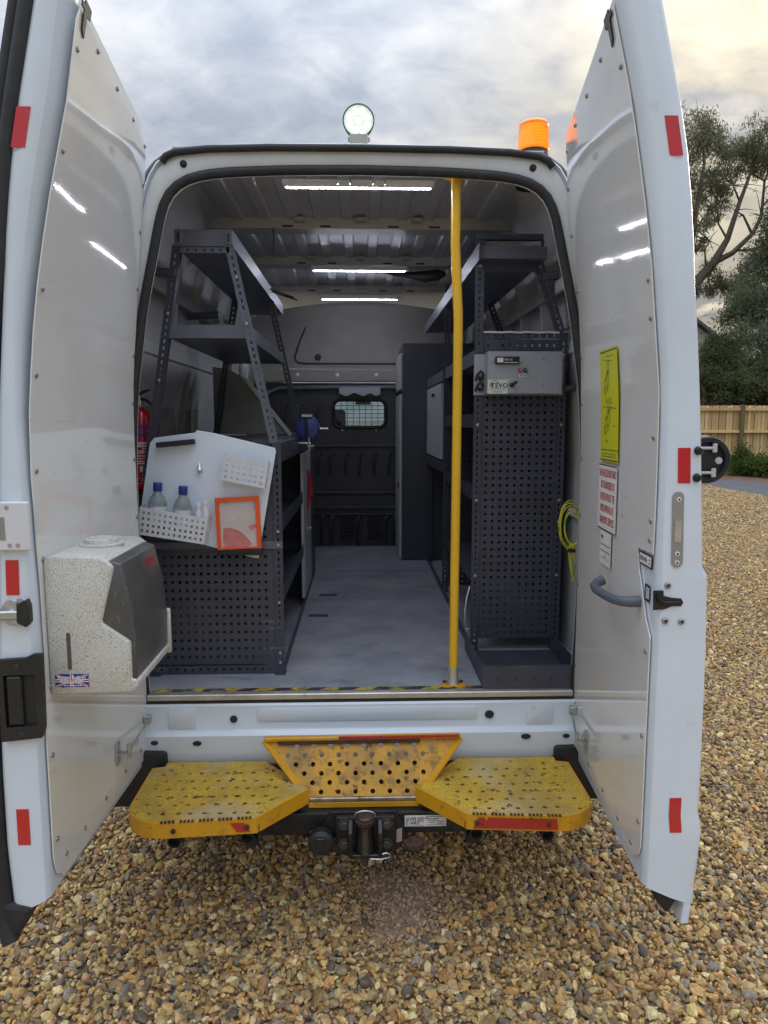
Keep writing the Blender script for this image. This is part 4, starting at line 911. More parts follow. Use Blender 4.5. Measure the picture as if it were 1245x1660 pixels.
# grey side cabinet
sc_ = empty('side_cabinet', (-.55, 1.7, .70), 'grey steel cabinet beyond the left rack with a red cloth tucked in its door', 'cabinet')
b = MB(); b.box(-.80, -.318, 1.43, 2.13, .702, 1.52, .003); b.build('carcass', M['darkcab'], sc_)
b = MB(); b.box(-.317, -.300, 1.20, 1.72, .745, 1.515, .003); b.build('door', M['cabgrey'], sc_)
b = MB(); b.box(-.317, -.303, 1.73, 2.12, .745, 1.515, .003); b.build('door', M['darkcab'], sc_)
b = MB(); b.box(-.300, -.290, 1.44, 1.48, 1.075, 1.095, .002); b.cyl((-.30, 1.46, 1.085), (-.282, 1.46, 1.085), .006, n=8); b.build('latch', M['steel'], sc_)
b = MB(); b.tube([(-.296, 1.47, 1.41), (-.288, 1.475, 1.36), (-.283, 1.48, 1.31), (-.286, 1.47, 1.27), (-.291, 1.44, 1.23), (-.295, 1.43, 1.19)], [.004, .010, .015, .013, .007, .003], 8)
rc = b.build('red_cloth', M['redcloth'], None, 60); tag(rc, 'small red cloth hanging on the grey cabinet door', 'cloth')

# bench vise
vs_ = empty('bench_vise', (-.265, 1.1, 1.60), 'blue bench vise on the corner of the left rack', 'vise')
b = MB(); b.lathe((-.262, 1.02, 1.648), (0, 1, 0), [(0, .046), (.006, .056), (.05, .060), (.12, .052), (.16, .035)], 18); b.build('body', M['vise'], vs_, 50)
b = MB(); b.box(-.295, -.23, 1.03, 1.12, 1.59, 1.62, .006); b.bar((-.34, 1.08, 1.61), (-.25, 1.08, 1.605), .06, .03, (0, 0, 1), .006); b.build('base', M['vise'], vs_)
b = MB(); b.box(-.292, -.235, 1.005, 1.035, 1.698, 1.716, .004); b.build('jaw', M['steel'], vs_)
b = MB(); b.bar((-.265, 1.01, 1.585), (-.268, 1.012, 1.69), .012, .022, (0, 1, 0), .004); b.build('front_rib', M['hitch'], vs_)
b = MB(); b.cyl((-.33, 1.0, 1.576), (-.245, 1.0, 1.572), .005, n=8); b.cyl((-.255, 1.0, 1.545), (-.255, 1.0, 1.60), .006, n=8); b.cyl((-.262, .99, 1.558), (-.228, .99, 1.563), .004, n=8); b.build('handle', M['steel'], vs_)
b = MB(); b.cyl((-.22, 1.12, 1.643), (-.165, 1.12, 1.643), .006, n=8); b.build('spindle_bar', M['steel'], vs_)

# ================================================================== right rack
rr_ = empty('tall_rack', (.65, .44, .70), 'tall dark grey rack with perforated end panel along the right wall', 'rack')
GY = .44
for y in (GY, 1.50):
    post('post', (.482, y, .70), (.482, y, 2.42), rr_, flange=1)
    post('post', (.830, y, .70), (.830, y, 2.04), rr_, flange=-1)
    post('post', (.822, y, 2.04), (.712, y, 2.34), rr_, w=.030, flange=-1)
b = MB(); b.box(.468, .735, GY - .006, GY + .02, 2.400, 2.424, .002); b.build('top_bar', M['rack'], rr_)
b = MB(); b.box(.725, .739, GY - .004, GY + .02, 2.31, 2.40, .002); b.build('top_upright', M['rack'], rr_)
b = MB(); b.box(.50, .712, GY + .002, GY + .006, 2.278, 2.345, .001); b.build('header_plate', M['rack'], rr_)
tray('upper_shelf', .470, .735, .38, 2.75, 2.318, .045, rr_, M['rack2'])
b = MB(); b.box(.463, .4665, .36, 2.76, 2.305, 2.37, .0005); b.build('shelf_edge', M['rack2'], rr_)
b = MB(); perf(b, .500, .814, .755, 2.012, GY + .004, .0302, .0302, .0105, margin=.021); b.build('front_panel', M['rack'], rr_)
b = MB(); perf(b, .50, .812, 2.016, 2.036, GY + .001, .03, .03, .009, margin=.008); b.build('panel_rail', M['rack'], rr_)
b = MB(); b.tube([(.50 + .31 * i / 14, GY - .004 + .003 * math.sin(i * 2.1), 2.039 + .0012 * math.sin(i * 1.7)) for i in range(15)], .0045, 6); b.build('plastic_wrap', M['whitepl'], rr_, 50)
for z in (1.915, 1.655, 1.352, 1.0):
    tray('shelf', .470, .835, GY + .05, 1.47, z, .056, rr_, M['rack2'] if z > 1.9 else None)
b = MB(); perf(b, .500, .815, .74, 1.90, 1.505, .0302, .0302, .0105); b.build('rear_panel', M['rack'], rr_)
b = MB(); b.plate([(.46, .74), (1.5, .74), (1.5, 1.90), (.46, 1.90)], [], lambda y, z, d: (.838 + d, y, z), .002); b.build('back_panel', M['rack'], rr_)
b = MB(); b.box(.462, .468, GY + .02, 2.45, .704, .74); b.build('floor_rail', M['rack'], rr_)
b = MB()
b.box(.450, .815, .004, .43, .7015, .7045); b.box(.446, .815, .000, .004, .7012, .780, .001); b.box(.446, .450, .004, .47, .7012, .780, .001); b.box(.811, .815, .004, .43, .7012, .780)
b.prism([(.0, .78), (.0, .7845), (.018, .7845), (.018, .78)], (.446, 0, 0), Ya, Za, Xa, .369)
tr_ = b.build('floor_tray', M['rack'], rr_)
for x in (.50, .57, .635, .70, .765):
    b = MB(); b.lathe((x, -.0003, .735), (0, -1, 0), [(0, .0045), (.0005, .0045)], 10); b.build('rivet_hole', M['ink'], tr_)
bolts([(.482, GY - .003, z) for z in (.745, 1.03, 1.352, 1.665, 1.93, 2.30)] + [(.830, GY - .003, z) for z in (.745, 1.03, 1.26, 1.352, 1.665, 1.95)], rr_, .0056)
b = MB(); b.bar((.845, .45, 1.81), (.90, .42, 1.825), .02, .026, (0, 0, 1), .003); b.build('wall_bracket', M['rack'], rr_)
b = MB(); b.bar((.72, .46, 2.26), (.80, .44, 2.265), .03, .03, (0, 0, 1), .003); b.build('wall_bracket', M['rack'], rr_)
b = MB(); b.cyl((.82, .44, 2.045), (.87, .40, 2.065), .005, n=6); b.build('tie_rod', M['rack'], rr_)
b = MB(); b.tube([(.455, .41, .99), (.44, .39, .95), (.43, .375, .89), (.432, .37, .84), (.437, .37, .82)], .004, 6); sr_ = b.build('steel_wire', M['steel'], rr_, 60)
b = MB(); b.obox((.44, .368, .815), (Xa, Ya, Za), (.007, .005, .008), .002); b.build('wire_ferrule', M['steel'], rr_)

# white drop-front cabinet between rack and locker
dc = empty('drop_front_cabinet', (.65, 2.1, 1.40), 'pale grey drop-front cabinet in the middle of the right-hand racking', 'cabinet')
b = MB(); b.box(.475, .86, 1.56, 2.44, 1.452, 1.90, .003); b.build('carcass', M['darkcab'], dc)
b = MB(); b.box(.456, .474, 1.585, 2.43, 1.460, 1.895, .003); b.build('flap', M['cabgrey'], dc)
b = MB(); b.box(.440, .456, 1.93, 1.98, 1.83, 1.85, .003); b.build('handle', M['plastic'], dc)
b = MB(); b.box(.45, .86, 1.53, 2.44, 1.395, 1.448, .003); b.build('bottom_shelf', M['rack'], dc)
b = MB(); b.box(.458, .86, 1.53, 2.44, 1.905, 1.965, .003); b.build('top_shelf', M['rack2'], dc)
post('post', (.475, 2.40, .70), (.475, 2.40, 1.40), dc); 
b = MB(); b.box(.70, .86, 1.56, 2.44, .705, 1.39, .003); b.build('back_panel', M['darkcab'], dc)

lk = empty('tall_locker', (.55, 2.7, .70), 'tall dark blue-grey locker with a pale door beside the bulkhead', 'locker')
b = MB(); b.box(.290, .86, 2.46, 3.02, .702, 2.212, .004); b.build('carcass', M['darkcab'], lk)
b = MB(); b.box(.268, .288, 2.47, 3.01, .715, 1.865, .003); b.build('door', M['cabgrey'], lk)
b = MB(); b.box(.268, .288, 2.47, 3.01, 1.90, 2.14, .003); b.build('door', M['cabgrey'], lk)
b = MB(); b.box(.2605, .2675, 2.50, 2.53, 1.21, 1.25, .002); b.build('latch', M['ink'], lk)
b = MB(); perf(b, .30, .325, .74, 2.1, 2.457, .03, .03, .010, margin=.012); b.build('edge_strip', M['rack'], lk)

# ================================================================== control box
cb = empty('control_box', (.66, .40, 1.87), 'light grey switch box screwed to the right-hand rack', 'control box')
b = MB(); b.box(.462, .832, .428, .4335, 1.786, 1.950, .001); b.build('back_plate', M['boxgrey'], cb)
b = MB(); b.box(.505, .805, .355, .428, 1.789, 1.956, .003); b.build('enclosure', M['boxgrey'], cb)
F_ = .3545
b = MB(); b.box(.533, .629, .342, F_, 1.905, 1.934, .002); mt = b.build('panel_meter', M['plastic'], cb)
b = MB(); b.box(.540, .564, .3405, .3418, 1.911, 1.929); b.build('display', M['whiteink'], mt)
bars(mt, [(.568, .600, 1.9225)], .3412, .008, M['plategrey']); bars(mt, [(.568, .625, 1.911)], .3412, .003, M['whiteink'])
for x in (.523, .636):
    b = MB(); b.lathe((x, F_, 1.919), (0, -1, 0), [(0, .006), (.003, .005), (.004, .002)], 10); b.build('screw', M['steel'], cb, 40)
for x, mm in ((.633, 'redext'), (.655, 'ink')):
    b = MB(); b.lathe((x, F_, 1.882), (0, -1, 0), [(0, .0085), (.005, .008), (.010, .006), (.011, .003)], 12); k_ = b.build('terminal', M[mm], cb, 40)
    b = MB(); b.lathe((x, F_ - .0105, 1.882), (0, -1, 0), [(0, .0035), (.002, .003)], 8); b.build('terminal_pin', M['steel'], k_)
for (x0, x1, z0, z1) in ((.630, .662, 1.855, 1.866), (.588, .619, 1.840, 1.846)):
    b = MB(); b.box(x0, x1, F_ - .0008, F_, z0, z1); lp = b.build('print_label', M['paper'], cb)
    bars(lp, [(x0 + .004, x1 - .004, (z0 + z1) / 2)], F_ - .0012, (z1 - z0) * .45, M['greyink'])
b = MB(); b.lathe((.603, F_, 1.824), (0, -1, 0), [(0, .010), (.003, .010), (.006, .007)], 12); b.cyl((.603, F_ - .004, 1.824), (.615, F_ - .028, 1.834), .0035, .006, 8); b.build('toggle_switch', M['ink'], cb, 40)
for (x, z) in ((.725, 1.927), (.723, 1.826)):
    b = MB(); b.lathe((x, F_, z), (0, -1, 0), [(0, .006), (.002, .005), (.003, .002)], 10); b.build('screw', M['steel'], cb, 40)
b = MB(); b.box(.5055, .586, F_ - .0008, F_, 1.7895, 1.845); st_ = b.build('sticker', M['creamst'], cb)
text_mesh('lettering', 'TEVO', .026, (.553, F_ - .0014, 1.821), Xa, Za, M['ink'], st_, spacing=1.05)
bars(st_, [(.516, .576, 1.8085)], F_ - .0014, .0018, M['ink']); bars(st_, [(.525, .566, 1.7995)], F_ - .0014, .0022, M['greyink']); bars(st_, [(.528, .562, 1.7935)], F_ - .0014, .0016, M['plategrey'])
for r_, a0, a1 in ((.0185, 20, 200), (.0145, 150, 230), (.0105, 150, 230)):
    b = MB(); pts = [(.534 + (r_ * 1.0) * math.cos(R_(a)), F_ - .0016, 1.823 + r_ * math.sin(R_(a))) for a in np.linspace(a0, a1, 12)]; b.tube(pts, .0009, 4); b.build('logo_arc', M['ink'], st_)
for z in (1.855, 1.812):
    b = MB(); b.tube([(.468, .425, z - .010), (.475, .418, z + .012), (.488, .412, z + .028), (.497, .415, z + .018), (.494, .42, z - .006), (.486, .42, z - .008), (.482, .416, z + .004)], .0055, 7); b.build('cable_gland', M['ink'], cb, 60)
b = MB(); b.bar((.83, .42, 1.81), (.875, .40, 1.822), .014, .022, (0, 0, 1), .003); b.build('side_arm', M['rack'], cb)
b = MB(); b.lathe((.822, .428, 1.926), (0, -1, 0), [(0, .008), (.004, .007)], 10); b.build('screw', M['slot'], cb)

# ================================================================== storage board on left rack
BYd = .172
wb = empty('storage_board', (-.58, .17, 1.16), 'white tilted storage board with two perforated baskets on the left rack', 'board')
b = MB(); b.prism([(-.765, 1.619), (-.612, 1.639), (-.610, 1.647), (-.551, 1.638), (-.322, 1.582), (-.317, 1.570), (-.392, 1.164), (-.403, 1.164), (-.838, 1.283), (-.782, 1.600)], (0, BYd - .006, 0), Xa, Za, Ya, .006, .0015); b.build('back_board', M['whitepvc'], wb)
def basket(name, c00, c10, c11, c01, depth, nx, nz, hs):
    """front face corners (x,z) at y=BYd-.006-depth; open-topped perforated box behind it."""
    b = MB(); yf = BYd - .006 - depth
    q = lambda u, v: ((1 - u) * ((1 - v) * np.array(c00) + v * np.array(c01)) + u * ((1 - v) * np.array(c10) + v * np.array(c11)))
    holes = []
    for i in range(nx):
        for k in range(nz):
            u = (i + .75) / (nx + .5); v = (k + .75) / (nz + .6); hu, hv = hs
            holes.append([tuple(q(u + a * hu, v + c * hv)) for a, c in ((-1, -1), (1, -1), (1, 1), (-1, 1))])
    b.plate([tuple(q(0, 0)), tuple(q(1, 0)), tuple(q(1, 1)), tuple(q(0, 1))], holes, lambda x, z, d: (x, yf + d, z), .0015)
    for (a, c) in (((0, 0), (0, 1)), ((1, 0), (1, 1)), ((0, 0), (1, 0))):
        p, r = q(*a), q(*c)
        b.add([(p[0], yf, p[1]), (r[0], yf, r[1]), (r[0], BYd - .0065, r[1]), (p[0], BYd - .0065, p[1])], [(0, 1, 2, 3)])
    return b.build(name, M['whitepl'], wb)
basket('basket', (-.818, 1.270), (-.578, 1.231), (-.560, 1.327), (-.805, 1.372), .075, 12, 4, (.0165, .048))
basket('basket', (-.517, 1.467), (-.356, 1.434), (-.338, 1.532), (-.500, 1.560), .05, 7, 4, (.029, .048))
b = MB(); b.bar((-.752, .146, 1.593), (-.612, .146, 1.606), .024, .020, (0, 0, 1), .003); b.build('foam_strip', M['foam'], wb)
b = MB(); b.tube([(-.600, .160, 1.525), (-.598, .150, 1.50), (-.602, .152, 1.485)], [.003, .009, .003], 6); b.lathe((-.599, .166, 1.498), (0, -1, 0), [(0, .010), (.006, .008), (.010, .004)], 10); b.build('hook', M['steel'], wb, 50)
# bottles standing in the lower basket
def bottle(x, zb, tilt, label):
    e = empty('bottle', (x, .125, zb), label, 'bottle', 'blue-capped bottles in the basket')
    d = Vector((tilt, 0, 1)).normalized(); o = Vector((x, .128, zb))
    b = MB(); b.lathe(o, d, [(0, .030), (.005, .034), (.105, .034), (.125, .028), (.142, .015), (.150, .0135)], 18); b.build('bottle_body', M['bottle'], e, 50)
    b = MB(); b.lathe(o + d * .150, d, [(0, .0155), (.002, .0165), (.030, .0165), (.032, .015)], 18); b.build('cap', M['bluecap'], e, 40)
    b = MB(); b.lathe(o, d, [(.03, .0345), (.095, .0345)], 18); b.build('paper_sleeve', M['liquid'], e, 50)
bottle(-.757, 1.275, .05, 'clear bottle with blue cap at the left end of the white basket')
bottle(-.668, 1.262, .07, 'clear bottle with blue cap nearest the small white bottles')
for (x, zb, lab) in ((-.602, 1.262, 'small white plastic bottle right beside a blue-capped bottle'), (-.577, 1.272, 'small white plastic bottle at the right end of the basket')):
    b = MB(); b.lathe((x, .125, zb), (0, 0, 1), [(0, .012), (.004, .014), (.085, .014), (.095, .009), (.099, .010), (.118, .010), (.120, .008)], 12); o = b.build('small_bottle', M['whitepl'], None, 50); tag(o, lab, 'bottle', 'small white bottles in the basket')
# document holder
ch = empty('document_holder', (-.46, .15, 1.18), 'orange-framed document holder with stained paper on the white board', 'holder')
fr = [(-.545, 1.396), (-.382, 1.404), (-.375, 1.208), (-.539, 1.201)]
ins = [(-.531, 1.382), (-.396, 1.388), (-.391, 1.212), (-.526, 1.206)]
b = MB(); b.plate(fr[::-1], [ins[::-1]], lambda x, z, d: (x, .142 + d, z), .014); b.build('frame', M['sealbag'], ch)
b = MB(); b.plate([(-.531, 1.382), (-.396, 1.388), (-.391, 1.204), (-.526, 1.203)][::-1], [], lambda x, z, d: (x, .150 + d, z), .004); b.build('paper', M['pinkpaper'], ch)
b = MB(); b.plate([(-.520, 1.207), (-.404, 1.211), (-.418, 1.232), (-.440, 1.258), (-.465, 1.276), (-.495, 1.285), (-.517, 1.280)][::-1], [], lambda x, z, d: (x, .149 + d, z), .0008); b.build('pink_stain', M['pinkstain'], ch)
b = MB(); b.box(-.541, -.374, .140, .166, 1.180, 1.2015, .002); b.build('bottom_pocket', M['plastic'], ch)
b = MB(); b.prism([(-.47, 1.190), (-.386, 1.190), (-.388, 1.166), (-.40, 1.168)], (0, .158, 0), Xa, Za, Ya, .002); b.build('loose_sheet', M['paper'], ch)

# ================================================================== extinguisher
fe = empty('fire_extinguisher', (-.847, .29, 1.41), 'red fire extinguisher strapped to the left wall behind the seal', 'extinguisher')
ex = (-.847, .28, 1.415)
b = MB(); b.lathe(ex, Za, [(0, .030), (.006, .040), (.015, .043), (.27, .043), (.295, .036), (.315, .018), (.322, .012)], 22); b.build('cylinder', M['redext'], fe, 50)
for (a, c, mm) in ((.238, .252, 'bluestripe'), (.222, .236, 'redext'), (.206, .220, 'bluestripe'), (.168, .186, 'whiteink')):
    b = MB(); b.lathe(ex, Za, [(a, .0434), (c, .0434)], 22); b.build('band', M[mm], fe, 60)
def wrap_text(txt, size, z, m, a_mid=-60):
    o = text_mesh('lettering', txt, size, (0, 0, 0), Xa, Ya, m, fe)
    for v in o.data.vertices:
        a = R_(a_mid) + v.co.x / .0437; v.co = Vector((ex[0] + .0438 * math.cos(a), ex[1] + .0438 * math.sin(a), ex[2] + z + v.co.y))
wrap_text('EXTINGUISHER', .012, .177, M['redink'])
def wrap_bars(z, w, h, m, a_mid=-60):
    o = bars(fe, [(-w / 2, w / 2, 0)], 0, h, m)
    for v in o.data.vertices:
        a = R_(a_mid) + v.co.x / .0437; v.co = Vector((ex[0] + .0438 * math.cos(a), ex[1] + .0438 * math.sin(a), ex[2] + z + v.co.z))
for z, w, h in ((.161, .016, .004), (.134, .05, .005), (.124, .045, .004), (.113, .05, .004), (.105, .052, .004)): wrap_bars(z, w, h, M['whiteink'])
for aa in (-78, -58, -38):
    b = MB(); vs = []
    for z in (.073, .095):
        for k in (-1, 0, 1): a = R_(aa) + k * .13; vs.append((ex[0] + .0437 * math.cos(a), ex[1] + .0437 * math.sin(a), ex[2] + z))
    b.add(vs, [(0, 1, 4, 3), (1, 2, 5, 4)]); b.build('pictogram', M['whiteink'], fe)
for z, w, h in ((.060, .025, .004), (.050, .07, .0012), (.042, .03, .006), (.030, .07, .0012)): wrap_bars(z, w, h, M['whiteink'])
b = MB(); b.lathe(ex, Za, [(.142, .0445), (.143, .046), (.154, .046), (.155, .0445)], 22); b.box(ex[0] + .035, ex[0] + .052, ex[1] - .035, ex[1] - .02, ex[2] + .138, ex[2] + .158, .002); b.build('strap', M['alu'], fe, 40)
b = MB(); b.lathe((ex[0], ex[1], ex[2] + .32), Za, [(0, .014), (.02, .014), (.025, .010), (.04, .010)], 12); b.build('valve', M['boltm'], fe, 40)
b = MB(); b.tube([(ex[0] - .01, ex[1], ex[2] + .362), (ex[0] + .02, ex[1] - .01, ex[2] + .378), (ex[0] + .045, ex[1] - .02, ex[2] + .384)], [.006, .006, .004], 7); b.tube([(ex[0], ex[1], ex[2] + .352), (ex[0] + .03, ex[1] - .015, ex[2] + .345), (ex[0] + .055, ex[1] - .03, ex[2] + .325)], [.006, .007, .005], 7); b.build('lever', M['plastic'], fe, 60)
b = MB(); b.tube([(ex[0] + .02, ex[1] - .03, ex[2] - .012), (ex[0] + .047, ex[1] - .02, ex[2] - .010), (ex[0] + .05, ex[1] - .01, ex[2] + .03)], .003, 6); b.box(ex[0] - .045, ex[0] + .02, ex[1] - .045, ex[1] + .045, ex[2] - .016, ex[2] - .004, .002); b.build('bracket', M['plastic'], fe)

# ================================================================== grab pole
gp_ = empty('grab_pole', (.341, .045, .70), 'yellow grab pole standing just inside the rear doorway', 'pole')
b = MB(); b.tube([(.330, .052, 2.515), (.331, .052, 2.36), (.3305, .052, 2.30), (.3312, .052, 2.28), (.340, .048, 2.10), (.3425, .046, 2.06), (.3432, .046, 2.03), (.343, .045, 1.6), (.341, .045, .79), (.341, .045, .712)], .0165, 18); b.build('tube', M['pole'], gp_, 60)
b = MB(); b.lathe((.330, .052, 2.505), (0, 0, 1), [(0, .030), (.008, .045), (.012, .045)], 20); b.build('top_flange', M['pole'], gp_, 40)
b = MB(); b.prism([(.296, .016), (.322, .010), (.341, .020), (.360, .010), (.386, .016), (.380, .062), (.360, .072), (.322, .072), (.302, .062)], (0, 0, .7012), Xa, Ya, Za, .006, .0015); bp_ = b.build('base_plate', M['yellow'], gp_)
b = MB(); b.lathe((.341, .045, .7075), Za, [(0, .024), (.012, .020), (.05, .0185), (.065, .0175)], 18); b.build('base_collar', M['alu'], gp_, 40)
for x in (.310, .372):
    b = MB(); b.lathe((x, .056, .707), Za, [(0, .008), (.006, .0075), (.008, .004)], 8); b.build('bolt', M['slot'], bp_, 40)

# ================================================================== earth cable
b = MB(); pts = []
for k in range(5):
    for i in range(18):
        a = 2 * math.pi * i / 18
        pts.append((.805 + (.030 + .004 * k) * math.cos(a) + .004 * math.sin(k * 2), .15 + .01 * k, 1.27 + (.055 + .008 * k) * math.sin(a) * (1.25 if math.sin(a) > 0 else 1.0) - .01 * (math.cos(a))))
pts += [(.80, .16, 1.20), (.806, .16, 1.14), (.822, .155, 1.09), (.835, .15, 1.04)]
b.tube(pts, .0022, 6); cc = b.build('earth_cable', M['yg'], None, 60); tag(cc, 'coiled yellow and green earth cable hanging by the right door', 'cable')
b = MB(); 
for dx in (0, .006, .012, -.005): b.tube([(.80 + dx, .148, 1.215), (.797 + dx, .146, 1.18), (.806 + dx * 1.4, .146, 1.13), (.818 + dx * 1.5, .146, 1.07)], .0022, 6)
b.build('cable_tail', M['yg'], cc, 60)
b = MB(); b.cyl((.79, .14, 1.193), (.815, .14, 1.190), .008, n=8); b.build('cable_tie', M['ink'], cc)

# ================================================================== bits under the roof
b = MB(); b.tube([(.13, 1.78, 2.548), (.20, 1.79, 2.538), (.30, 1.80, 2.530), (.38, 1.80, 2.524), (.46, 1.79, 2.532), (.50, 1.79, 2.54)], [.006, .016, .02, .034, .03, .012], 8); o = b.build('cable_bundle', M['slot'], None, 60); tag(o, 'dark rolled bundle hanging under the roof bow beside the yellow pole', 'bundle')
b = MB(); b.tube([(-.40, .92, 2.565), (-.398, .918, 2.52), (-.402, .915, 2.47), (-.396, .91, 2.43)], .003, 5); o = b.build('loose_wire', M['slot'], None, 60); tag(o, 'thin black wire dangling from the roof by the left rack', 'wire')
# ================================================================== LED strips
lab = {.13: 'lit white LED strip light just inside the rear doorway, the longest in view', 1.60: 'lit white LED strip light on the middle roof bow', 2.50: 'lit white LED strip light nearest the bulkhead'}
for y, lz in ((.13, 2.512), (1.60, 2.528), (2.50, 2.522)):
    e = empty('led_strip_light', (-.01, y, lz), lab[y], 'strip light', 'LED strip lights on the van roof')
    b = MB(); b.prism([(-.275, 0), (-.265, -.016), (.255, -.016), (.265, 0), (.262, .010), (-.272, .010)], (0, y - .012, lz), Xa, Za, Ya, .032, .002); b.build('housing', M['whitepl'], e)
    led = MB(); led.box(-.0042, .0042, -.0027, .0027, -.001, .001); lme = led.mesh('led', M['led'])
    for i in range(46): put('led', lme, e, (-.255 + i * .5 / 45, y - .004, lz - .0174))
    b = MB(); b.box(-.262, .252, y - .0125, y - .0121, lz - .0145, lz - .0035); b.build('diffuser', M['whitepl'], e)
for x in (-.076, .046):
    b = MB(); b.tube([(x, .10, 2.50), (x, .098, 2.532), (x + .004, .097, 2.536), (x + .037, .097, 2.536), (x + .041, .098, 2.532), (x + .041, .10, 2.50)], .0026, 6); w_ = b.build('wire_hook', M['steel'], None, 60)
    tag(w_, 'bent wire hook left of the roof centre above the first strip light' if x < 0 else 'bent wire hook right of the roof centre above the first strip light', 'hook', 'wire hooks')
# roof bow supports for the rear strips
# ================================================================== roof lights
wl = empty('work_light', (0, .2, 2.66), 'lit round LED work light standing on the middle of the roof', 'work light')
C0 = Vector((-.004, .17, 2.738))
b = MB(); b.lathe(C0 + Vector((0, .045, 0)), (0, -1, 0), [(0, .035), (.01, .052), (.04, .0565), (.046, .0565), (.047, .0535), (.042, .052)], 32); b.build('housing', M['hitch'], wl, 40)
b = MB(); b.lathe(C0 + Vector((0, .004, 0)), (0, -1, 0), [(0, .0525), (.0015, .0525)], 32); b.build('reflector_dish', M['ledrefl'], wl)
for i in range(9):
    a = 2 * math.pi * (i + .5) / 8; r_ = .034 if i < 8 else 0
    p = C0 + Vector((r_ * math.cos(a), .002, r_ * math.sin(a)))
    b = MB(); b.lathe(p, (0, -1, 0), [(0, .0095), (.004, .0095), (.006, .007)], 14); b.build('led', M['ledlight'], wl, 40)
b = MB(); b.lathe(C0 + Vector((0, -.006, 0)), (0, -1, 0), [(0, .0525), (.002, .052)], 32); b.build('lens', M['lens'], wl)
b = MB(); b.box(-.036, .030, .16, .21, 2.635, 2.692, .006); b.cyl((-.042, .185, 2.678), (.036, .185, 2.678), .008, n=10); b.build('mounting_foot', M['beige'], wl)
bc = empty('amber_beacon', (.664, .35, 2.60), 'amber warning beacon on the right corner of the roof', 'beacon')
bo = Vector((.664, .35, 2.575))
b = MB(); b.lathe(bo, Za, [(0, .064), (.10, .062), (.115, .058), (.132, .052)], 28); b.build('base', M['hitch'], bc, 40)
prof = [(.128, .0585)]
for k in range(8): prof += [(.133 + k * .011, .0595 - .0004 * k), (.1375 + k * .011, .0560 - .0004 * k)]
prof += [(.224, .0555), (.232, .050), (.236, .04), (.237, .001)]
b = MB(); b.lathe(bo, Za, prof, 30); b.build('dome', M['orange'], bc, 35)
b = MB(); b.lathe(bo, Za, [(.135, .045), (.21, .042), (.22, .03)], 20); b.build('core', M['orangein'], bc, 40)

# ================================================================== wash / towel dispenser on the left door
dp = empty('towel_dispenser', (-.69, -.55, .98), 'speckled white dispenser with smoked front mounted on the left door', 'dispenser')
N0 = -.742; N1 = -.418
b = MB(); b.prism([(-.793, .986), (-.586, .990), (-.585, 1.126), (-.656, 1.176), (-.618, 1.320), (-.650, 1.346), (-.770, 1.350), (-.793, 1.340)], (0, N0, 0), Xa, Za, Ya, N1 - N0, .008); b.build('case', M['granite'], dp, 50)
b = MB(); b.prism([(-.668, 1.183), (-.588, 1.128), (-.586, 1.020), (-.576, 1.020), (-.572, 1.12), (-.580, 1.22), (-.603, 1.325), (-.63, 1.334), (-.66, 1.325)], (0, N0 + .008, 0), Xa, Za, Ya, N1 - N0 - .030, .010); b.build('smoked_cover', M['smoky'], dp, 50)
b = MB(); b.prism([(-.590, .990), (-.571, 1.006), (-.570, 1.024), (-.590, 1.030)], (0, N0 + .002, 0), Xa, Za, Ya, N1 - N0 - .006, .004); b.box(-.592, -.568, N1 - .018, N1 - .003, .995, 1.13, .004); b.build('front_rim', M['granite'], dp, 50)
b = MB(); b.obox((-.5955, N0 + .225, 1.293), (Ya, (.022, 0, -.1), (.1, 0, .022)), (.026, .009, .0012)); b.build('red_label', M['redpaint'], dp)
b = MB(); b.lathe((-.705, -.575, 1.345), Za, [(0, .058), (.008, .058), (.010, .054), (.0105, .046), (.020, .044), (.022, .038)], 26); cp_ = b.build('filler_cap', M['granite'], dp, 40)
b = MB(); b.box(-.737, -.673, -.595, -.555, 1.364, 1.3695, .002); b.build('cap_grip', M['granite'], cp_)
b = MB(); b.prism(rrect(-.744, -.734, 1.055, 1.152, .0045), (0, N0 - .0008, 0), Xa, Za, Ya, .002); b.build('sight_slot', M['smoky'], dp)
# flag sticker on its near side
b = MB(); b.box(-.778, -.694, N0 - .0010, N0 - .0002, 1.010, 1.044); fs_ = b.build('flag_sticker', M['blueink'], dp)
cx, cz = -.736, 1.027
for mm, w_, dy in (('whiteink', .0058, .0013), ('redink', .0026, .0016)):
    b = MB()
    for (a, c) in (((-.040, -.0155), (.040, .0155)), ((-.040, .0155), (.040, -.0155))):
        p = Vector((cx + a[0], N0 - dy, cz + a[1])); q = Vector((cx + c[0], N0 - dy, cz + c[1])); b.bar(p, q, .0003, w_ * .8, (0, 0, 1))
    b.obox((cx, N0 - dy - .0001, cz), (Xa, Ya, Za), (.042, .0002, w_ * .65)); b.obox((cx, N0 - dy - .0002, cz), (Xa, Ya, Za), (w_ * .7, .0002, .0168)); b.build('flag_cross', M[mm], fs_)
text_mesh('lettering', 'Better Built in\nBirmingham', .0125, (cx, N0 - .0024, cz + .004), Xa, Za, M['whiteink'], fs_, lines=.75)
bars(fs_, [(cx - .022, cx + .026, cz - .0065)], N0 - .0024, .0022, M['whiteink']); bars(fs_, [(cx - .02, cx + .024, cz - .0125)], N0 - .0024, .0022, M['whiteink'])

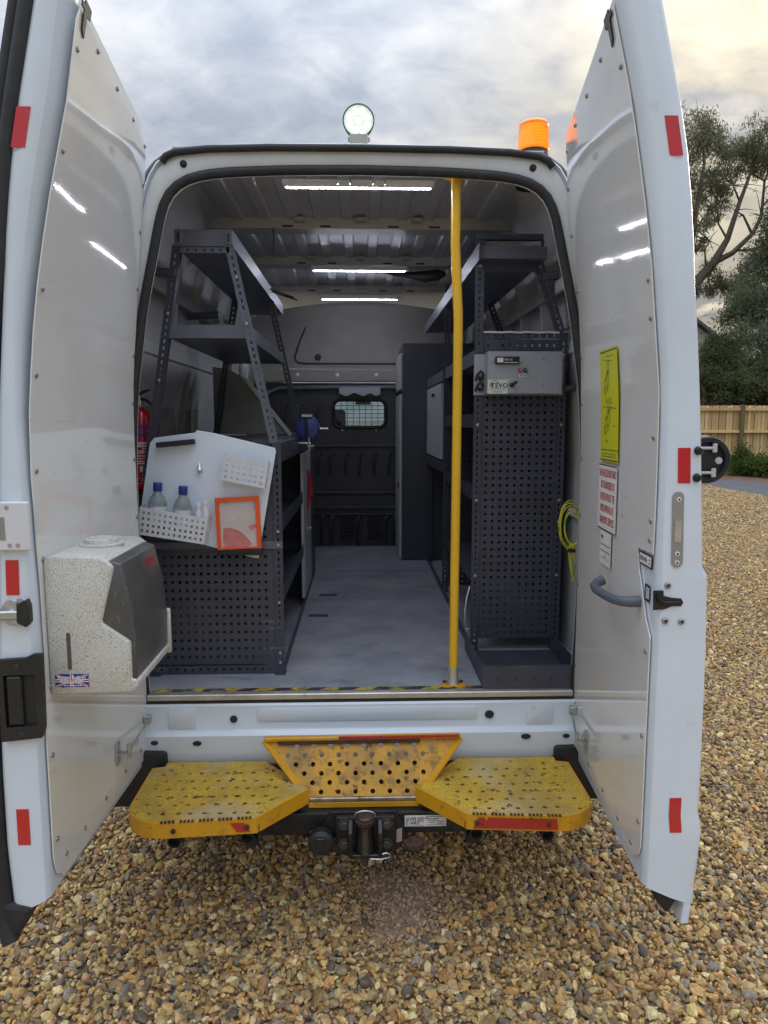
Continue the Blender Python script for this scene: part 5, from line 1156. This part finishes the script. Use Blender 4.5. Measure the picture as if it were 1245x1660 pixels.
# ================================================================== notices on the right door
def notice(name, y0, y1, z0, z1, mm, label, off=.0135):
    b = MB()
    b.grid(lambda a, q: dsurf(1, y0 + (y1 - y0) * a, z0 + (z1 - z0) * q, off), 4, 6)
    b.grid(lambda a, q: dsurf(1, y0 + (y1 - y0) * a, z0 + (z1 - z0) * q, off - .001), 4, 6)
    o = b.build(name, M[mm], None, 60); tag(o, label, 'notice'); return o
def on_door(o, off):   # drape a flat mesh (local y,z) onto the door face
    for v in o.data.vertices: v.co = dsurf(1, v.co.y, v.co.z, off)
def dtext(txt, size, y, z, m, parent, xs=1.0, off=.0142, fit=None):
    o = text_mesh('lettering', txt, size, (0, y, z), (0, -1, 0), (0, 0, 1), m, parent, xs=xs, bold=.012)
    if fit:
        ys = [v.co.y for v in o.data.vertices]; c = (min(ys) + max(ys)) / 2; k = fit / (max(ys) - min(ys))
        for v in o.data.vertices: v.co.y = y + (v.co.y - c) * k
    on_door(o, off)
def dline(p, q, w, m, parent, name='print_line', off=.0142):
    d = Vector((q[0] - p[0], q[1] - p[1])); n = Vector((-d.y, d.x)).normalized() * w / 2
    b = MB(); b.add([dsurf(1, p[0] + n.x, p[1] + n.y, off), dsurf(1, q[0] + n.x, q[1] + n.y, off), dsurf(1, q[0] - n.x, q[1] - n.y, off), dsurf(1, p[0] - n.x, p[1] - n.y, off)], [(0, 1, 2, 3)])
    return b.build(name, m, parent)
yp = notice('loading_poster', -.285, -.468, 1.558, 1.893, 'postery', 'tall yellow poster with line drawings on the right door liner')
dline((-.288, 1.887), (-.465, 1.887), .003, M['ink'], yp); dline((-.288, 1.594), (-.465, 1.594), .002, M['ink'], yp); dline((-.288, 1.563), (-.465, 1.563), .003, M['ink'], yp)
def drawing(y0, z0, s, f):
    P = lambda a, c: (y0 - a * s, z0 + c * s)
    segs = [((.1, .1), (.1, .5)), ((.1, .5), (.35, .62)), ((.35, .62), (.35, .22)), ((.35, .22), (.1, .1)), ((.1, .5), (.30, .72)), ((.30, .72), (.55, .84)), ((.55, .84), (.35, .62)), ((.55, .84), (.55, .45)), ((.55, .45), (.35, .22)), ((.15, .3), (.35, .4)), ((.12, .0), (.22, -.15)), ((.22, -.15), (.42, -.05)), ((.42, .7), (.62, 1.0)), ((.30, .72), (.42, 1.05)), ((.42, 1.05), (.62, 1.15)), ((.62, 1.15), (.62, 1.0)), ((.02, .1), (.02, .28)), ((.02, .28), (.1, .33))]
    b = MB()
    for a, c in segs:
        p, q = P(*a), P(*c); d = Vector((q[0] - p[0], q[1] - p[1])); n = Vector((-d.y, d.x)).normalized() * .0011
        b.add([dsurf(1, p[0] + n.x, p[1] + n.y, .0142), dsurf(1, q[0] + n.x, q[1] + n.y, .0142), dsurf(1, q[0] - n.x, q[1] - n.y, .0142), dsurf(1, p[0] - n.x, p[1] - n.y, .0142)], [(0, 1, 2, 3)])
    b.build('line_drawing', M['ink'], yp)
drawing(-.325, 1.752, .095, 1); drawing(-.325, 1.630, .105, 1)
for (a, c, d_, e_) in ((-.35, 1.872, -.43, 1.872), (-.34, 1.735, -.36, 1.735), (-.38, 1.735, -.41, 1.735), (-.31, 1.725, -.45, 1.717), (-.32, 1.865, -.42, 1.855), (-.305, 1.582, -.445, 1.582), (-.305, 1.574, -.445, 1.574), (-.42, 1.665, -.44, 1.665)): dline((a, c), (d_, e_), .0022, M['greyink'], yp)
wn_ = notice('warning_notice', -.272, -.462, 1.346, 1.548, 'paper', 'white notice with red capital letters on the right door liner')
for (p, q) in (((-.272, 1.5465), (-.462, 1.5465)), ((-.272, 1.3475), (-.462, 1.3475))): dline(p, q, .003, M['ink'], wn_)
for i, t_ in enumerate(('THIS VEHICLE/PLANT MUST', 'NOT BE MODIFIED OR', 'ALTERED WITHOUT THE', 'PRIOR APPROVAL OF', 'TRANSPORT SERVICES')):
    dtext(t_, .0325, -.367, 1.521 - i * .0365, M['redink'], wn_, fit=(.178, .140, .152, .138, .152)[i])
ws = notice('inspection_slip', -.308, -.425, 1.238, 1.342, 'paper', 'small white slip below the red-lettered notice')
dline((-.318, 1.326), (-.330, 1.324), .010, M['redink'], ws, 'emblem'); dline((-.331, 1.324), (-.343, 1.322), .011, M['greyink'], ws, 'emblem')
for z in (1.302, 1.299, 1.282, 1.279, 1.2585): dline((-.315, z), (-.418, z), .0014, M['greyink'], ws)
dline((-.358, 1.268), (-.372, 1.263), .005, M['greyink'], ws)
dline((-.505, 1.415), (-.515, 1.408), .003, M['ink'], doorR, 'scuff_mark', .0088)

# round lamp pod on the outer side of the right door
pd = empty('round_lock_pod', (.93, -.60, 1.577), 'black round pod with pale wing nuts outside the right door', 'lock pod')
PC = Vector((.93, -.62, 1.577))
b = MB(); b.lathe(PC + Vector((0, .03, 0)), (0, -1, 0), [(0, .055), (.004, .061), (.032, .063), (.036, .060), (.037, .048), (.030, .046), (.026, .044)], 34); b.build('housing', M['hitch'], pd, 40)
b = MB(); b.lathe(PC + Vector((0, .031, 0)), (0, -1, 0), [(0, .0642), (.004, .0646), (.007, .064)], 34); b.build('rim', M['whitepl'], pd, 40)
b = MB(); b.lathe(PC + Vector((.032, .0035, -.002)), (0, -1, 0), [(0, .010), (.005, .009), (.006, .005)], 16); b.build('centre_cap', M['cabgrey'], pd, 40)
for dz in (.032, -.034):
    b = MB(); b.obox(PC + Vector((.016, -.006, dz)), (Xa, Ya, Za), (.006, .004, .012), .002); b.cyl(PC + Vector((-.02, -.006, dz)), PC + Vector((.02, -.006, dz)), .004, n=8); b.build('wing_nut', M['cabgrey'], pd)
    b = MB(); b.lathe((.822, -.789, 1.577 + dz), (0, -1, 0), [(0, .011), (.006, .011), (.011, .007)], 10); b.build('bolt', M['hitch'], pd, 40)

# ================================================================== rear step
sp_ = empty('rear_step', (0, -.3, .42), 'worn yellow fold-down rear step with two gritted treads', 'step')
def tread(sg):
    out = [(.695, -.075), (.352, -.075), (.180, -.275), (.328, -.442), (.600, -.462)] + [(.62 + .115 * math.sin(R_(a)), -.355 - .107 * math.cos(R_(a))) for a in (10, 30, 50, 70, 90)] + [(.735, -.12), (.695, -.11)]
    out = [(sg * x, y) for x, y in out]
    if sg < 0: pass
    holes = []
    for r_i in range(6):
        for c_i in range(11):
            x = .29 + c_i * .044 + (.022 if r_i % 2 else 0); y = -.16 - r_i * .05
            if x > .69: continue
            if x < .352 - (abs(y) - .075) * .86 + .05 and y > -.275: continue
            if y <= -.275 and x < .18 + (abs(y) - .275) * .89 + .05: continue
            if x > .66 and y < -.40: continue
            holes.append([(sg * p[0], p[1]) for p in circ(x + random.uniform(-.004, .004), y + random.uniform(-.004, .004), .0085, 7, .0072, random.random())])
    b = MB(); b.plate(out, holes, lambda x, y, d: (x, y, .470 - d), .004); b.build('tread_plate', M['grip'], sp_)
    # skirt
    b = MB(); o2 = out[1:-2] if True else out
    for i in range(len(out) - 1):
        p, q = Vector((*out[i], 0)), Vector((*out[i + 1], 0))
        if (p - q).length < 1e-4: continue
        n = (q - p).cross(Za).normalized() * .0025
        if i == 0: continue
        c = (p + q) / 2; b.obox((c.x, c.y, .4455), ((q - p), n, Za), ((q - p).length / 2 + .0012, .0025, .0262), .001)
    b.build('skirt', M['yellow'], sp_)
    # knurled front edge
    b = MB()
    for k in range(24):
        x = .345 + k * .0115
        if k % 5 == 4: continue
        b.obox((sg * x, -.4445 - .02 * (x - .33) / .27, .473), (Xa, Ya, Za), (.0035, .005, .002))
    b.build('edge_teeth', M['rust'], sp_)
    b = MB()
    if sg > 0: b.prism([(.345, .427), (.605, .427), (.600, .462), (.39, .462), (.384, .447), (.378, .462), (.36, .462)], (0, -.4455, 0), Xa, Za, (0, -1, 0), .001); 
    else: b.prism([(-.385, .430), (-.345, .430), (-.365, .458), (-.405, .460)], (0, -.4455, 0), Xa, Za, (0, -1, 0), .001)
    o = b.build('hazard_flash', M['redpaint'], sp_)
    for v in o.data.vertices: v.co.y = -.4468 - .0735 * (abs(v.co.x) - .328) - .0008 + (v.co.y + .4455)
    for x in (.355, .575):
        y = -.447 - .0735 * (x - .328)
        b = MB(); b.lathe((sg * x, y, .445), (0, -1, 0), [(0, .008), (.004, .008), (.006, .005)], 8); b.build('bolt', M['rust'], sp_, 40)
        b = MB(); b.lathe((sg * x, y + .05, .406), (0, -1, 0), [(0, .021), (.045, .021), (.046, .017), (.02, .016)], 18); b.build('support_tube', M['hitch'], sp_, 40)
    b = MB(); b.box(sg * .30, sg * .70, -.36, -.30, .388, .428, .004); b.build('bearer', M['hitch'], sp_)
    b = MB(); b.obox((sg * .333, -.40, .415), ((sg * .3, 1, 0), (1, -sg * .3, 0), Za), (.04, .003, .030)); b.build('gusset', M['hitch'], sp_)
    b = MB(); b.tube([(sg * .352, -.395, .40), (sg * .350, -.395, .355)], [.024, .022], 12); b.build('stub_leg', M['plastic'], sp_, 40)
tread(1); tread(-1)
# folded centre flap
A_ = Vector((0, -.150, .585)); B_ = Vector((0, -.262, .425)); dn = (B_ - A_); fl_n = Xa.cross(dn).normalized()
hl = []
for r_i in range(6):
    for c_i in range(11):
        x = -.284 + c_i * .058 + (.029 if r_i % 2 else 0); t_ = .12 + r_i * .152
        if abs(x) < .325 - .155 * t_ - .026: hl.append(circ(x, t_, .0082, 10, .0082 / dn.length))
b = MB(); b.plate([(-.335, 0), (-.175, 1), (.185, 1), (.340, 0)], hl, lambda x, t, d: A_ + Xa * x + dn * t + fl_n * d, .004); ff = b.build('centre_flap', M['flap'], sp_)
for (x0, x1, t0, t1) in ((-.335, -.175, 0, 1), (.340, .185, 0, 1)):
    b = MB(); b.bar(A_ + Xa * x0 + dn * t0, A_ + Xa * x1 + dn * t1, .010, .032, (0, 1, .6), .002); b.build('flap_side', M['yellow'], sp_)
b = MB(); b.bar(A_ + Vector((-.338, -.006, .006)), A_ + Vector((.343, -.006, .010)), .022, .014, (0, 0, 1), .003); b.build('flap_top_edge', M['yellow'], sp_)
b = MB(); b.bar(A_ + Vector((-.29, -.019, -.004)), A_ + Vector((.20, -.019, -.001)), .004, .013, (0, 0, 1), .001); b.build('rusted_lip', M['rust'], sp_)
b = MB(); b.bar(A_ + Vector((-.08, -.018, .012)), A_ + Vector((.335, -.018, .014)), .006, .010, (0, 0, 1), .001); b.build('red_lip', M['redpaint'], sp_)
b = MB(); b.bar(B_ + Vector((-.178, -.006, .004)), B_ + Vector((.188, -.006, .004)), .012, .014, (0, 0, 1), .004); b.build('worn_hinge', M['worn'], sp_)
b = MB(); b.bar(B_ + Vector((-.180, -.002, -.016)), B_ + Vector((.190, -.002, -.016)), .014, .020, (0, 0, 1), .002); b.build('flap_bottom_edge', M['yellow'], sp_)
for x, z in ((-.06, .415), (.045, .40)):
    b = MB(); b.bar((x, -.255, z), (x, -.255, z - .03), .008, .008); b.build('hinge_pin', M['yellow'], sp_)

# ================================================================== tow bar
tb = empty('tow_bar', (0, -.33, .28), 'black tow bar with jaw coupling and pin under the yellow step', 'tow bar')
b = MB(); b.box(-.42, .40, -.300, -.215, .322, .398, .005); b.build('cross_beam', M['hitch'], tb)
b = MB(); b.prism([(-.105, .41), (.11, .41), (.135, .36), (.15, .31), (.115, .272), (-.09, .272), (-.125, .30), (-.13, .36)], (0, -.315, 0), Xa, Za, Ya, .014, .003); b.build('mount_plate', M['hitch'], tb)
b = MB(); b.prism([(-.11, .325), (-.05, .335), (.06, .335), (.11, .325), (.10, .278), (.04, .262), (-.03, .262), (-.09, .276)], (0, -.335, 0), Xa, Za, Ya, .018, .004); b.build('lower_plate', M['hitch'], tb)
b = MB(); b.box(-.088, .106, -.338, -.316, .278, .404, .006); b.build('coupling_block', M['hitch'], tb)
for (x, z) in ((-.058, .380), (.078, .380), (-.058, .312), (.078, .312)):
    b = MB(); b.lathe((x, -.338, z), (0, -1, 0), [(0, .022), (.003, .022), (.0035, .0155), (.013, .0155), (.015, .012)], 6); b.build('bolt', M['pinm'], tb, 20)
b = MB(); b.lathe((.008, -.345, .288), Za, [(0, .022), (.012, .032), (.018, .033), (.05, .030), (.09, .026), (.105, .028)], 20); b.build('jaw', M['hitch'], tb, 40)
for x in (-.046, .050):
    b = MB(); b.prism([(-.375, .292), (-.315, .275), (-.315, .405), (-.350, .400), (-.378, .37)], (x, 0, 0), Ya, Za, Xa, .014, .002); b.build('jaw_cheek', M['hitch'], tb)
b = MB(); b.box(-.046, .064, -.372, -.316, .280, .293, .003); b.build('jaw_floor', M['hitch'], tb)
b = MB(); b.lathe((.008, -.352, .385), Za, [(0, .024), (.012, .030), (.020, .031), (.022, .026)], 20); b.build('rusty_collar', M['rust'], tb, 40)
b = MB(); b.lathe((.008, -.352, .405), Za, [(0, .026), (.010, .027), (.014, .023)], 20); b.build('pin_head', M['pinm'], tb, 40)
b = MB(); b.tube([(.008 + .033 * math.cos(a), -.352, .418 + .016 * math.sin(a)) for a in np.linspace(-.3, math.pi + .3, 14)], .0025, 6); b.build('pin_ring', M['steel'], tb, 60)
b = MB(); b.cyl((.008, -.378, .30), (.008, -.375, .385), .012, n=12); b.cyl((.008, -.36, .252), (.008, -.36, .29), .011, n=12); b.build('pin', M['pinm'], tb, 50)
b = MB(); b.tube([(.025, -.372, .280), (.06, -.372, .278), (.085, -.372, .284), (.088, -.372, .296), (.075, -.372, .300), (.055, -.372, .293)], .0025, 6); b.build('spring_clip', M['steel'], tb, 60)
b = MB(); b.lathe((-.135, -.325, .325), (0, -1, 0), [(0, .042), (.03, .042), (.032, .040), (.036, .032), (.038, .030), (.0385, .010)], 24); so_ = b.build('trailer_socket', M['plastic'], tb, 40)
b = MB(); b.box(-.150, -.120, -.369, -.360, .322, .350, .003); b.build('socket_lug', M['plastic'], so_)
b = MB(); b.box(-.175, -.10, -.33, -.315, .30, .352, .003); b.build('socket_bracket', M['hitch'], tb)
b = MB(); b.prism([(.112, .30), (.130, .305), (.130, .352), (.112, .345)], (0, -.3168, 0), Xa, Za, Ya, .0015); b.build('pink_tag', mat('faded_tag', (.42, .30, .29), .6), tb)
b = MB(); b.box(.140, .278, -.3012, -.3003, .346, .385); dpl = b.build('data_plate', M['paper'], tb)
text_mesh('lettering', 'CLASS A50-X\nD 17.21KN\nS 140KG', .0125, (.144, -.3018, .366), Xa, Za, M['ink'], dpl, align='LEFT', lines=.72)
bars(dpl, [(.212, .272, .3805), (.214, .252, .3735), (.216, .248, .3675), (.222, .240, .360), (.247, .272, .3625), (.247, .270, .356)], -.3018, .003, M['greyink'])
for (x0, x1, z) in ((.212, .275, .351), (.142, .205, .3485)):
    b = MB(); b.box(x0, x1, -.3016, -.3013, z - .0008, z + .0008); b.build('print_line', M['greyink'], dpl)
b = MB(); b.lathe((.168, -.325, .300), (0, 0, 1), [(0, .034), (.01, .034), (.011, .015), (.018, .012)], 16); b.build('rusty_eye', M['rust'], tb, 40)

# ================================================================== background
def leaf_cloud(name, pts, size, aspect, m, parent, droop=0.0, seed=1, tone=None):
    r = np.random.default_rng(seed); n = len(pts); pts = np.asarray(pts)
    d = r.normal(0, 1, (n, 3)); d[:, 2] -= droop; d /= np.linalg.norm(d, axis=1)[:, None]
    e = np.cross(d, r.normal(0, 1, (n, 3))); e /= np.linalg.norm(e, axis=1)[:, None]
    s = size * r.uniform(.6, 1.4, n)[:, None]; L_ = d * s; W_ = e * s * aspect
    v = np.stack([pts - L_, pts + W_ * .9 - L_ * .1, pts + L_, pts - W_ * .9 - L_ * .1], 1).reshape(-1, 3)
    me = bpy.data.meshes.new(name); me.vertices.add(4 * n); me.vertices.foreach_set('co', v.astype(np.float32).ravel())
    me.loops.add(4 * n); me.loops.foreach_set('vertex_index', np.arange(4 * n, dtype=np.int32))
    me.polygons.add(n); me.polygons.foreach_set('loop_start', np.arange(0, 4 * n, 4, dtype=np.int32)); me.polygons.foreach_set('loop_total', np.full(n, 4, dtype=np.int32))
    tn = r.random(n) if tone is None else np.clip(tone + r.normal(0, .15, n), 0, 1)
    a = me.attributes.new('tone', 'FLOAT', 'POINT'); a.data.foreach_set('value', np.repeat(tn, 4).astype(np.float32))
    me.update(); me.validate(); me.materials.append(m)
    return put(name, me, parent)

# fence: boards, rails, posts
_t = M['fence'].node_tree; _b = _t.nodes['Principled BSDF']; _oi = _t.nodes.new('ShaderNodeObjectInfo'); _mr = _t.nodes.new('ShaderNodeMapRange'); _mr.inputs[3].default_value = .62; _mr.inputs[4].default_value = 1.12
_vs = _t.nodes.new('ShaderNodeVectorMath'); _vs.operation = 'SCALE'; _src = _b.inputs['Base Color'].links[0].from_socket
_t.links.new(_oi.outputs['Random'], _mr.inputs[0]); _t.links.new(_src, _vs.inputs[0]); _t.links.new(_mr.outputs[0], _vs.inputs['Scale']); _t.links.new(_vs.outputs[0], _b.inputs['Base Color'])
fn_ = empty('timber_fence', (12, 20, 0), 'tall new timber board fence across the lane on the right', 'fence')
fb = MB(); fb.box(-.051, .051, -.008, .008, 0, 2.12, .002); fme = fb.mesh('board', M['fence'])
fx = 7.6; fi = 0
while fx < 22.5:
    o = put('board', fme, fn_, (fx, 20.03 + (.014 if fi % 2 else 0), .06 + random.uniform(-.008, .008))); o.scale = (random.uniform(.95, 1.05), 1, 1); fx += .115; fi += 1
rl = MB(); rl.box(-1.2, 1.2, -.035, .035, -.045, .045, .004); rme_ = rl.mesh('rail', M['fence'])
pm = MB(); pm.box(-.06, .06, -.06, .06, 0, 2.2, .006); pme = pm.mesh('post', M['postw'])
for k in range(7):
    put('post', pme, fn_, (7.25 + 2.45 * k, 19.93, 0))
    for z in (.60, 1.36, 2.06): put('rail', rme_, fn_, (7.25 + 2.45 * k + 1.22, 19.975, z))

# low verge shrubs in front of the fence
def shrub(name, cx, cy, rx, ry, rz, n, size, m, label, seed, group=None, cat='shrub', z0=0.0):
    r = np.random.default_rng(seed)
    e = empty(name, (cx, cy, z0), label, cat, group)
    nb = 26; cen = r.normal(0, 1, (nb, 3)); cen /= np.linalg.norm(cen, axis=1)[:, None]; cen *= r.uniform(.35, .95, (nb, 1)); cen[:, 2] = np.abs(cen[:, 2])
    w = r.integers(0, nb, n); off = r.normal(0, .17, (n, 3)); q = cen[w] + off; q[:, 2] = np.abs(q[:, 2])
    p = q * [rx, ry, rz] + [cx, cy, z0 + .03]
    tone = .25 + .5 * r.random(nb)[w]
    leaf_cloud('foliage', p, size, .42, m, e, .1, seed, tone)
    b = MB()
    for k in range(7):
        c = cen[k] * [rx, ry, rz] * .8; b.tube([(cx, cy, z0), (cx + c[0] * .5, cy + c[1] * .5, z0 + c[2] * .6), (cx + c[0], cy + c[1], z0 + c[2])], [.03, .02, .008], 5)
    b.build('stem', M['bark'], e)
    return e
shrub('verge_shrub', 13.2, 18.6, 1.5, .8, .85, 14000, .045, M['leafE'], 'low green ivy-like shrub at the foot of the fence beside the pod', 5, 'verge shrubs')
shrub('verge_shrub', 15.4, 18.4, 1.3, .8, .60, 9000, .045, M['leafE'], 'low green shrub at the foot of the fence at the picture edge', 6, 'verge shrubs')
shrub('verge_shrub', 12.0, 19.3, .55, .45, 1.05, 5000, .04, M['leafE'], 'narrow climbing shrub reaching highest up the fence', 7, 'verge shrubs')
# trees beyond the fence
def clumps(lst, n, seed, sig=.36):
    r = np.random.default_rng(seed); P = []; T = []
    vol = np.array([c[3] ** 2.2 for c in lst]); vol /= vol.sum()
    for (x, y, z, rad), f in zip(lst, vol):
        k = int(n * f); nb = max(5, int(14 * rad)); cc = r.normal(0, 1, (nb, 3)); cc /= np.linalg.norm(cc, axis=1)[:, None]; cc *= r.uniform(.25, 1, (nb, 1)) * rad
        w = r.integers(0, nb, k); P.append(np.array([x, y, z]) + cc[w] + r.normal(0, sig * rad * .62, (k, 3)) * [1, 1, .8]); T.append((.2 + .6 * r.random(nb))[w])
    return np.concatenate(P), np.concatenate(T)
gt = empty('gum_tree', (14.2, 27.5, 0), 'tall open-branched gum tree against the bright sky on the right', 'tree')
b = MB()
limbs = [([(14.0, 27.5, 0), (13.7, 27.4, 3), (13.4, 27.2, 6.2), (13.6, 27.0, 7.2), (14.4, 27, 8.1), (14.9, 27, 9.0), (15.3, 27, 10.4), (15.7, 27, 11.6), (16.0, 27.2, 12.6)], [.38, .32, .26, .22, .17, .12, .085, .055, .03]),
         ([(14.4, 27, 8.1), (15.2, 27.1, 8.5), (16.05, 27.2, 9.3), (16.4, 27.3, 10.0), (16.5, 27.4, 11.4), (16.9, 27.4, 12.6)], [.13, .11, .09, .07, .045, .02]),
         ([(13.5, 27.1, 6.9), (13.2, 26.6, 8.4), (13.3, 26.4, 10.0), (13.6, 26.6, 11.8), (13.5, 26.8, 13.0)], [.15, .12, .09, .06, .02]),
         ([(13.6, 27, 7.2), (12.6, 27.4, 8.6), (12.0, 27.8, 10.4), (11.8, 28, 12)], [.13, .1, .06, .02]),
         ([(15.3, 27.1, 8.6), (16.6, 27.3, 8.7), (17.8, 27.5, 9.0), (18.6, 27.6, 9.8)], [.05, .04, .025, .01]),
         ([(14.9, 27, 9.0), (14.5, 27, 9.6), (14.3, 26.9, 10.6)], [.05, .035, .015]), ([(14.1, 27, 7.8), (13.9, 26.8, 8.5), (14.05, 26.8, 8.9)], [.05, .03, .015]),
         ([(16.0, 27.2, 9.3), (15.6, 27.2, 10.0), (15.2, 27.2, 10.2)], [.06, .04, .015]), ([(15.35, 27, 10.4), (15.0, 27, 11.1), (14.7, 27, 11.9)], [.045, .03, .01]), ([(16.45, 27.3, 10.4), (17.0, 27.3, 11.1), (17.2, 27.4, 11.9)], [.045, .03, .01])]
for p_, r_ in limbs: b.tube(p_, r_, 7)
rt = np.random.default_rng(21)
for k in range(70):      # bare twigs
    p_, r_ = limbs[rt.integers(0, len(limbs))]; i = rt.integers(max(1, len(p_) // 2), len(p_)); a = Vector(p_[i]); d = Vector((rt.normal(0, 1), rt.normal(0, .6), rt.normal(.5, .7))).normalized(); l_ = rt.uniform(.5, 1.5)
    m1 = a + d * l_ * .5 + Vector((0, 0, .06)); b.tube([a, m1, a + d * l_], [.022, .014, .005], 4)
b.build('trunk', M['bark'], gt, 60)
cl = [(13.0, 27, 12.5, 1.25), (14.1, 27, 12.9, 1.0), (13.4, 27, 11.2, 1.1), (14.3, 27.3, 10.9, .9), (14.7, 27, 11.9, .9), (15.6, 27.2, 12.3, .85), (16.4, 27.3, 12.0, 1.0), (17.3, 27.4, 12.4, 1.1), (16.0, 27.2, 13.1, .8), (12.6, 26.8, 10.0, .95), (13.2, 26.6, 9.1, .8), (14.3, 27, 9.7, .55), (14.6, 27.4, 7.6, .7), (15.4, 27.5, 7.3, .8), (14.0, 27.4, 8.9, .5), (16.4, 27.5, 7.9, .6), (17.9, 27.5, 11.0, 1.0), (18.6, 27.6, 12.6, 1.2), (11.6, 27.5, 11.4, 1.2), (12.0, 27.6, 13.2, 1.1), (13.6, 27.2, 6.9, .6), (17.6, 27.4, 9.4, .5)]
P_, T_ = clumps(cl, 36000, 3); leaf_cloud('crown', P_, .095, .22, M['leafA'], gt, .9, 3, T_)
ct = empty('conifer_tree', (17.5, 25.2, 0), 'broad dark conifer towering behind the fence at the right edge', 'tree')
b = MB(); b.tube([(17.5, 25.2, 0), (17.5, 25.2, 5), (17.6, 25.2, 11)], [.45, .3, .05], 8); 
for k in range(40):
    a = rt.uniform(0, 6.28); z = rt.uniform(1.5, 9.5); rr2 = 4.6 * (1 - z / 12); b.tube([(17.5, 25.2, z), (17.5 + rr2 * .6 * math.cos(a), 25.2 + rr2 * .6 * math.sin(a), z + .1), (17.5 + rr2 * math.cos(a), 25.2 + rr2 * math.sin(a), z - .2)], [.09, .06, .02], 5)
b.build('trunk', M['bark'], ct)
cl = []
for k in range(230):
    z = rt.uniform(.6, 11); a = rt.uniform(0, 6.28); rr2 = (5.4 * (1 - (z / 12.0) ** 1.25)) * rt.uniform(.55, 1.0); cl.append((17.2 + rr2 * math.cos(a), 25.2 + rr2 * .8 * math.sin(a), z, rt.uniform(.45, .85)))
P_, T_ = clumps(cl, 130000, 8, .45); leaf_cloud('crown', P_, .072, .34, M['leafB'], ct, .4, 8, T_)
def round_tree(name, x, y, h, r0, n, m, label, seed, size=.12, nblob=16):
    e = empty(name, (x, y, 0), label, 'tree'); rs = np.random.default_rng(seed)
    b = MB(); b.tube([(x, y, 0), (x + .1, y, h * .4), (x, y, h * .8)], [.2, .14, .05], 7)
    cl = []
    for k in range(nblob):
        d = rs.normal(0, 1, 3); d /= np.linalg.norm(d); q = np.array([x, y, h * .58]) + d * [r0, r0, h * .36] * rs.uniform(.4, .95); cl.append((*q, r0 * rs.uniform(.28, .5))); b.tube([(x, y, h * .35), tuple(np.array([x, y, h * .4]) * .5 + q * .5), tuple(q)], [.07, .04, .015], 5)
    b.build('trunk', M['bark'], e); P_, T_ = clumps(cl, n, seed, .42); leaf_cloud('crown', P_, size, .4, m, e, .2, seed, T_); return e
round_tree('bushy_tree', 13.9, 23.2, 5.4, 1.7, 42000, M['leafC'], 'rounded green tree between conifer and door above the fence', 31, .06)
round_tree('bushy_tree', 12.1, 22.6, 3.6, 1.1, 16000, M['leafD'], 'reddish-brown bush peeping over the fence beside the door', 32, .06)
round_tree('bushy_tree', 10.3, 23.5, 4.0, 1.5, 14000, M['leafC'], 'green bush behind the fence mostly hidden by the right door', 33, .06)
round_tree('roadside_tree', -7.5, 36, 6.2, 3.4, 12000, M['leafE'], 'leafy green tree glimpsed through the van side window', 35, .2)
# house beyond the trees
hs = empty('gabled_house', (20, 47, 0), 'pale gabled house with chimney glimpsed between tree and door', 'house')
b = MB(); b.prism([(14.6, 0), (25.6, 0), (25.6, 5.6), (20.1, 9.55), (14.6, 5.6)], (0, 45, 0), Xa, Za, Ya, 10); b.build('wall', M['brick'], hs)
for (xa, za, xb, zb) in ((20.1, 9.7, 26.1, 5.35), (20.1, 9.7, 14.1, 5.35)):
    b = MB(); b.bar(((xa + xb) / 2, 44.6, (za + zb) / 2), ((xa + xb) / 2, 55.4, (za + zb) / 2), .1, .1)
    b = MB(); d = Vector((xb - xa, 0, zb - za)); b.obox(((xa + xb) / 2, 50, (za + zb) / 2 + .05), (d, Ya, d.cross(Ya)), (d.length / 2, 5.4, .09)); b.build('roof_slope', M['roof'], hs)
b = MB(); b.box(21.6, 22.35, 45.4, 46.3, 8.2, 10.2, .03); ch_ = b.build('chimney', M['brick'], hs)
for x in (21.8, 22.15):
    b = MB(); b.cyl((x, 45.85, 10.2), (x, 45.85, 10.6), .12, .10, 10); b.build('chimney_pot', M['rust'], ch_)
for x in (18.2, 20.8):
    b = MB(); b.box(x, x + 1.1, 44.93, 45.02, 5.2, 6.6, .02); wf = b.build('window', M['whitepl'], hs)
    b = MB(); b.box(x + .1, x + 1.0, 44.91, 44.928, 5.3, 6.5); b.build('pane', M['glass'], wf)
